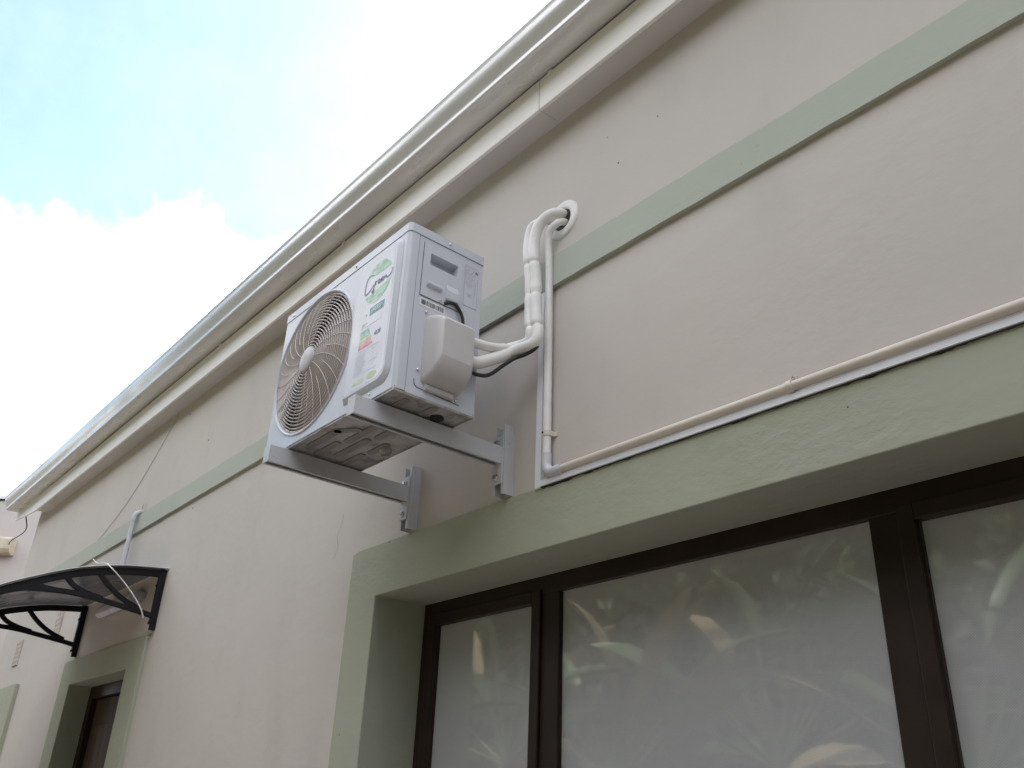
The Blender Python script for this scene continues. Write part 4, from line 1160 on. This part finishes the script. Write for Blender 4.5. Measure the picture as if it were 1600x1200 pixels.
m = MB(); vs = [(-5.640 + 0.012*math.cos(a) - 0.022*k_, -0.0018, 3.190 + 0.045*math.sin(a)) for a, k_ in [(math.pi*0.55 + i*0.22, 0) for i in range(8)]] + [(-5.640 - 0.014*math.sin(i/7*math.pi) + 0.006, -0.0018, 3.235 - i*0.013) for i in range(7, -1, -1)]
m.add(vs, [tuple(range(len(vs)))]); m.build('hole_edge', 'dark', op, shift=-op.location)

# loose wires
pipe('wall_wire', [(-5.36, -0.004, 3.775), (-5.403, -0.004, 3.708), (-5.844, -0.004, 3.408), (-6.20, -0.004, 3.25), (-6.614, -0.004, 3.125)], 0.0016, 'grey_ink', 'thin grey wire running slantwise down the wall from the soffit', 'wire', 8, 6)
pipe('white_wire', [(-6.485, 0.005, 3.044), (-6.44, -0.012, 3.03), (-5.70, -0.17, 2.835), (-5.05, -0.295, 2.690), (-4.895, -0.310, 2.640), (-4.893, -0.241, 2.588), (-4.893, -0.164, 2.518), (-4.893, -0.113, 2.459), (-4.900, -0.085, 2.414)], 0.0036, 'insul', 'loose white wire looping from the green band down to the canopy arm', 'wire', 8, 6)
# nail heads and plug holes on the wall
for (x, z, r_) in ((-4.72, 3.405, 0.008), (-4.74, 3.005, 0.008), (-1.52, 3.42, 0.005), (-1.35, 3.50, 0.004), (-5.13, 3.70, 0.009), (-0.86, 2.33, 0.003)):
    y = -0.0124 if z < 2.39 else -0.0006
    MB().cyl((x, y, z), 'y', r_*0.7, 0.0005, 7).build('plug_hole', 'seam', house)
# hairline cracks: along the top of the band and in the plaster
rq = random.Random(31)
def crack(pts, wd):
    m = MB(); n_ = len(pts)
    vs = [(x, -0.0007, z + wd*rq.uniform(0.4, 1.0)) for x, z in pts] + [(x + 0.3*wd, -0.0007, z - wd*rq.uniform(0.2, 0.8)) for x, z in pts]
    m.add(vs, [(i, i+1, n_+i+1, n_+i) for i in range(n_-1)]); m.build('hairline_crack', 'crackdark', house)
MT['crackdark'] = varied('crack_shade', (0.16, 0.15, 0.13), (0.24, 0.22, 0.2), 40, 0.9)
for (xa, xb) in ((-1.62, -1.50), (-1.36, -1.22), (-1.18, -1.08), (-0.95, -0.80), (-0.66, -0.58), (-4.4, -4.1), (-3.75, -3.5)):
    k_ = int((xb-xa)/0.02)+2
    crack([(xa+(xb-xa)*i/(k_-1), zb(xa+(xb-xa)*i/(k_-1)) + 0.121 + rq.uniform(-0.0012, 0.0012)) for i in range(k_)], 0.0010)
def vcrack(pts, wd):
    m = MB(); n_ = len(pts)
    vs = [(x - wd*rq.uniform(0.3, 1.0), -0.0007, z) for x, z in pts] + [(x + wd*rq.uniform(0.3, 1.0), -0.0007, z) for x, z in pts]
    m.add(vs, [(i, i+1, n_+i+1, n_+i) for i in range(n_-1)]); m.build('hairline_crack', 'crackdark', house)
zz = [2.585 - i*0.016 for i in range(12)]
vcrack([(-3.035 + 0.010*math.sin(i*0.9) - 0.002*i + rq.uniform(-0.003, 0.003), z) for i, z in enumerate(zz)], 0.0013)

# ------------------------------------------------------------------ garden behind the camera (seen in the window glass)
gw = MB().box(-16, 6, -10.4, -10.2, 0, 2.1).build('garden_wall', 'wall', label='beige garden wall mirrored in the window glass', cat='wall')
lw = MB().box(-16, 8, -10.2, -2.4, 0.0, 0.05).build('lawn', 'grass', kind='structure')
def leaf_mesh(L_, W_, droop, rnd):
    """banana-like paddle leaf: midrib from origin along +x, folded, with splits"""
    m = MB(); n = 12
    mid = []; lf = []; rt = []
    for i in range(n+1):
        t_ = i/n
        x = L_*t_*(1-0.12*t_*droop); z = -droop*L_*0.32*t_*t_
        wd = W_*math.sin(math.pi*min(1, 0.06+t_*0.94))**0.7*(1-0.25*t_)
        jag = rnd.uniform(0.75, 1.0)
        mid.append((x, 0, z)); lf.append((x+0.05*L_*jag, wd*jag, z+0.22*wd)); rt.append((x+0.05*L_, -wd*jag, z+0.22*wd))
    vs = mid + lf + rt; k = n+1; fs = []
    for i in range(n):
        fs += [(i, i+1, k+i+1, k+i), (i, 2*k+i, 2*k+i+1, i+1)]
    return m.add(vs, fs, True)
def bird_plant(x, y, h, nleaf, seed, label):
    rnd = random.Random(seed)
    root = empty('giant_strelitzia', (x, y, 0.05), label, 'plant', 'tall plants across the garden')
    m = MB(); m.tube([(0, 0, 0), (0.03, 0.02, h*0.3), (0.0, 0.04, h*0.52)], [0.13, 0.10, 0.08], 10); m.build('trunk', 'stem', root, shift=(0, 0, 0))
    for i in range(nleaf):
        side = (i/(nleaf-1) - 0.5)*2
        ang = rnd.uniform(-0.5, 0.5) + (0 if side > 0 else math.pi)
        tilt = rad(90 - abs(side)*62 - rnd.uniform(0, 10))
        base = Vector((0, 0.04, h*0.50)); st = h*rnd.uniform(0.18, 0.32)
        dr = Vector((math.cos(ang)*math.cos(tilt), math.sin(ang)*math.cos(tilt), math.sin(tilt)))
        tip = base + dr*st
        MB().tube([base, tip], [0.03, 0.018], 6).build('leaf_stalk', 'leaf', root, shift=(0, 0, 0))
        lm_ = leaf_mesh(h*rnd.uniform(0.28, 0.40), h*rnd.uniform(0.030, 0.046), rnd.uniform(0.5, 1.3), rnd)
        lo_ = lm_.build('leaf', 'leafdry' if rnd.random() < 0.24 else 'leaf', root, shift=(0, 0, 0))
        lo_.location = tip
        lo_.rotation_euler = Euler((rnd.uniform(-0.9, 0.9), -max(tilt-0.15, 0.1), ang), 'XYZ')
for i, (x, y, h, nl) in enumerate(((-2.9, -4.5, 3.5, 10), (-4.7, -4.9, 3.9, 12), (-6.3, -4.6, 3.6, 11), (-8.3, -4.9, 4.1, 12), (-10.2, -4.7, 3.8, 11), (-1.2, -4.9, 3.7, 10))):
    bird_plant(x, y, h, nl, 40+i, 'tall broad-leaved plant in the garden, %s from the right, mirrored in the window glass' % ('second', 'third', 'fourth', 'fifth', 'sixth', 'first')[i])

def add_blocker_tree(x, y, h, r, seed, label):
    rnd = random.Random(seed)
    root = empty('sky_block_tree', (x, y, 0.0), label, 'tree', 'dense trees added to block sky light')
    MB().tube([(0, 0, 0), (0.05, 0.03, h*0.3), (0.0, 0.0, h*0.62)], [0.16, 0.12, 0.06], 10).build('trunk', 'stem', root, shift=(0, 0, 0))
    clumps = []
    for i in range(70):
        a = rnd.uniform(0, 2*math.pi); z = rnd.uniform(0.10, 1.0)*h
        rr_ = r*math.sqrt(rnd.random())*(0.55 + 0.45*math.sin(math.pi*min(1, z/h*0.85+0.1)))
        clumps.append((rr_*math.cos(a), rr_*math.sin(a)*0.7, z, rnd.uniform(0.35, 0.62)))
    vs = []; fs = []
    for (cx, cy, cz, cr) in clumps:
        for _ in range(170):
            dv = Vector((rnd.gauss(0, 1), rnd.gauss(0, 1), rnd.gauss(0, 1))).normalized() * cr * rnd.uniform(0.5, 1.05)
            c = Vector((cx, cy, cz)) + dv
            q = Euler((rnd.uniform(0, 6.3), rnd.uniform(0, 6.3), rnd.uniform(0, 6.3))).to_matrix()
            L_, W_ = rnd.uniform(0.13, 0.21), rnd.uniform(0.05, 0.08)
            o = len(vs)
            vs += [c + q @ Vector(p) for p in ((-L_, 0, 0), (0, -W_, 0.02), (L_, 0, 0), (0, W_, 0.02))]
            fs.append((o, o+1, o+2, o+3))
    MB().add(vs, fs).build('crown', 'treeleaf', root, shift=(0, 0, 0), kind='keep')
MT['treeleaf'] = varied('tree_leaf', (0.045, 0.075, 0.022), (0.075, 0.105, 0.035), 3, 0.5)
for i, (x, h, w_) in enumerate(((-15.5, 7.2, 'first'), (-13.2, 7.6, 'second'), (-10.8, 7.1, 'third'), (-8.5, 7.7, 'fourth'), (-6.2, 7.2, 'fifth'), (-3.9, 7.5, 'sixth'), (-1.6, 7.0, 'seventh'), (0.8, 6.7, 'eighth'), (3.2, 6.3, 'ninth'))):  # row added opposite so the lower wall gets less sky light
    add_blocker_tree(x, -6.9 - 0.4*(i % 2), h, 1.6, 90+i, 'dense green tree added along the garden wall to block low sky, %s from the far end, mirrored in the glass' % w_)

for i, (x, y, h, w_) in enumerate(((4.6, -2.2, 6.8, 'nearest the house'), (5.6, -4.6, 7.6, 'between its two neighbours'), (4.8, -6.8, 7.2, 'nearest the garden wall'))):  # unseen trees added to darken the right side of the unit
    add_blocker_tree(x, y, h, 1.8, 120+i, 'unseen dense green tree added beyond the right end of the window to block sky light, %s' % w_)

for i, (x, h, w_) in enumerate(((-13.5, 7.6, 'farthest along'), (-10.6, 7.9, 'second along'), (-7.8, 7.4, 'third along'), (-5.0, 7.8, 'fourth along'), (-2.4, 7.5, 'nearest'))):  # second row added to shut bright sky gaps out of the reflections
    add_blocker_tree(x, -9.0, h, 2.0, 150+i, 'dense green tree of the row added against the garden wall to close sky gaps, %s' % w_)
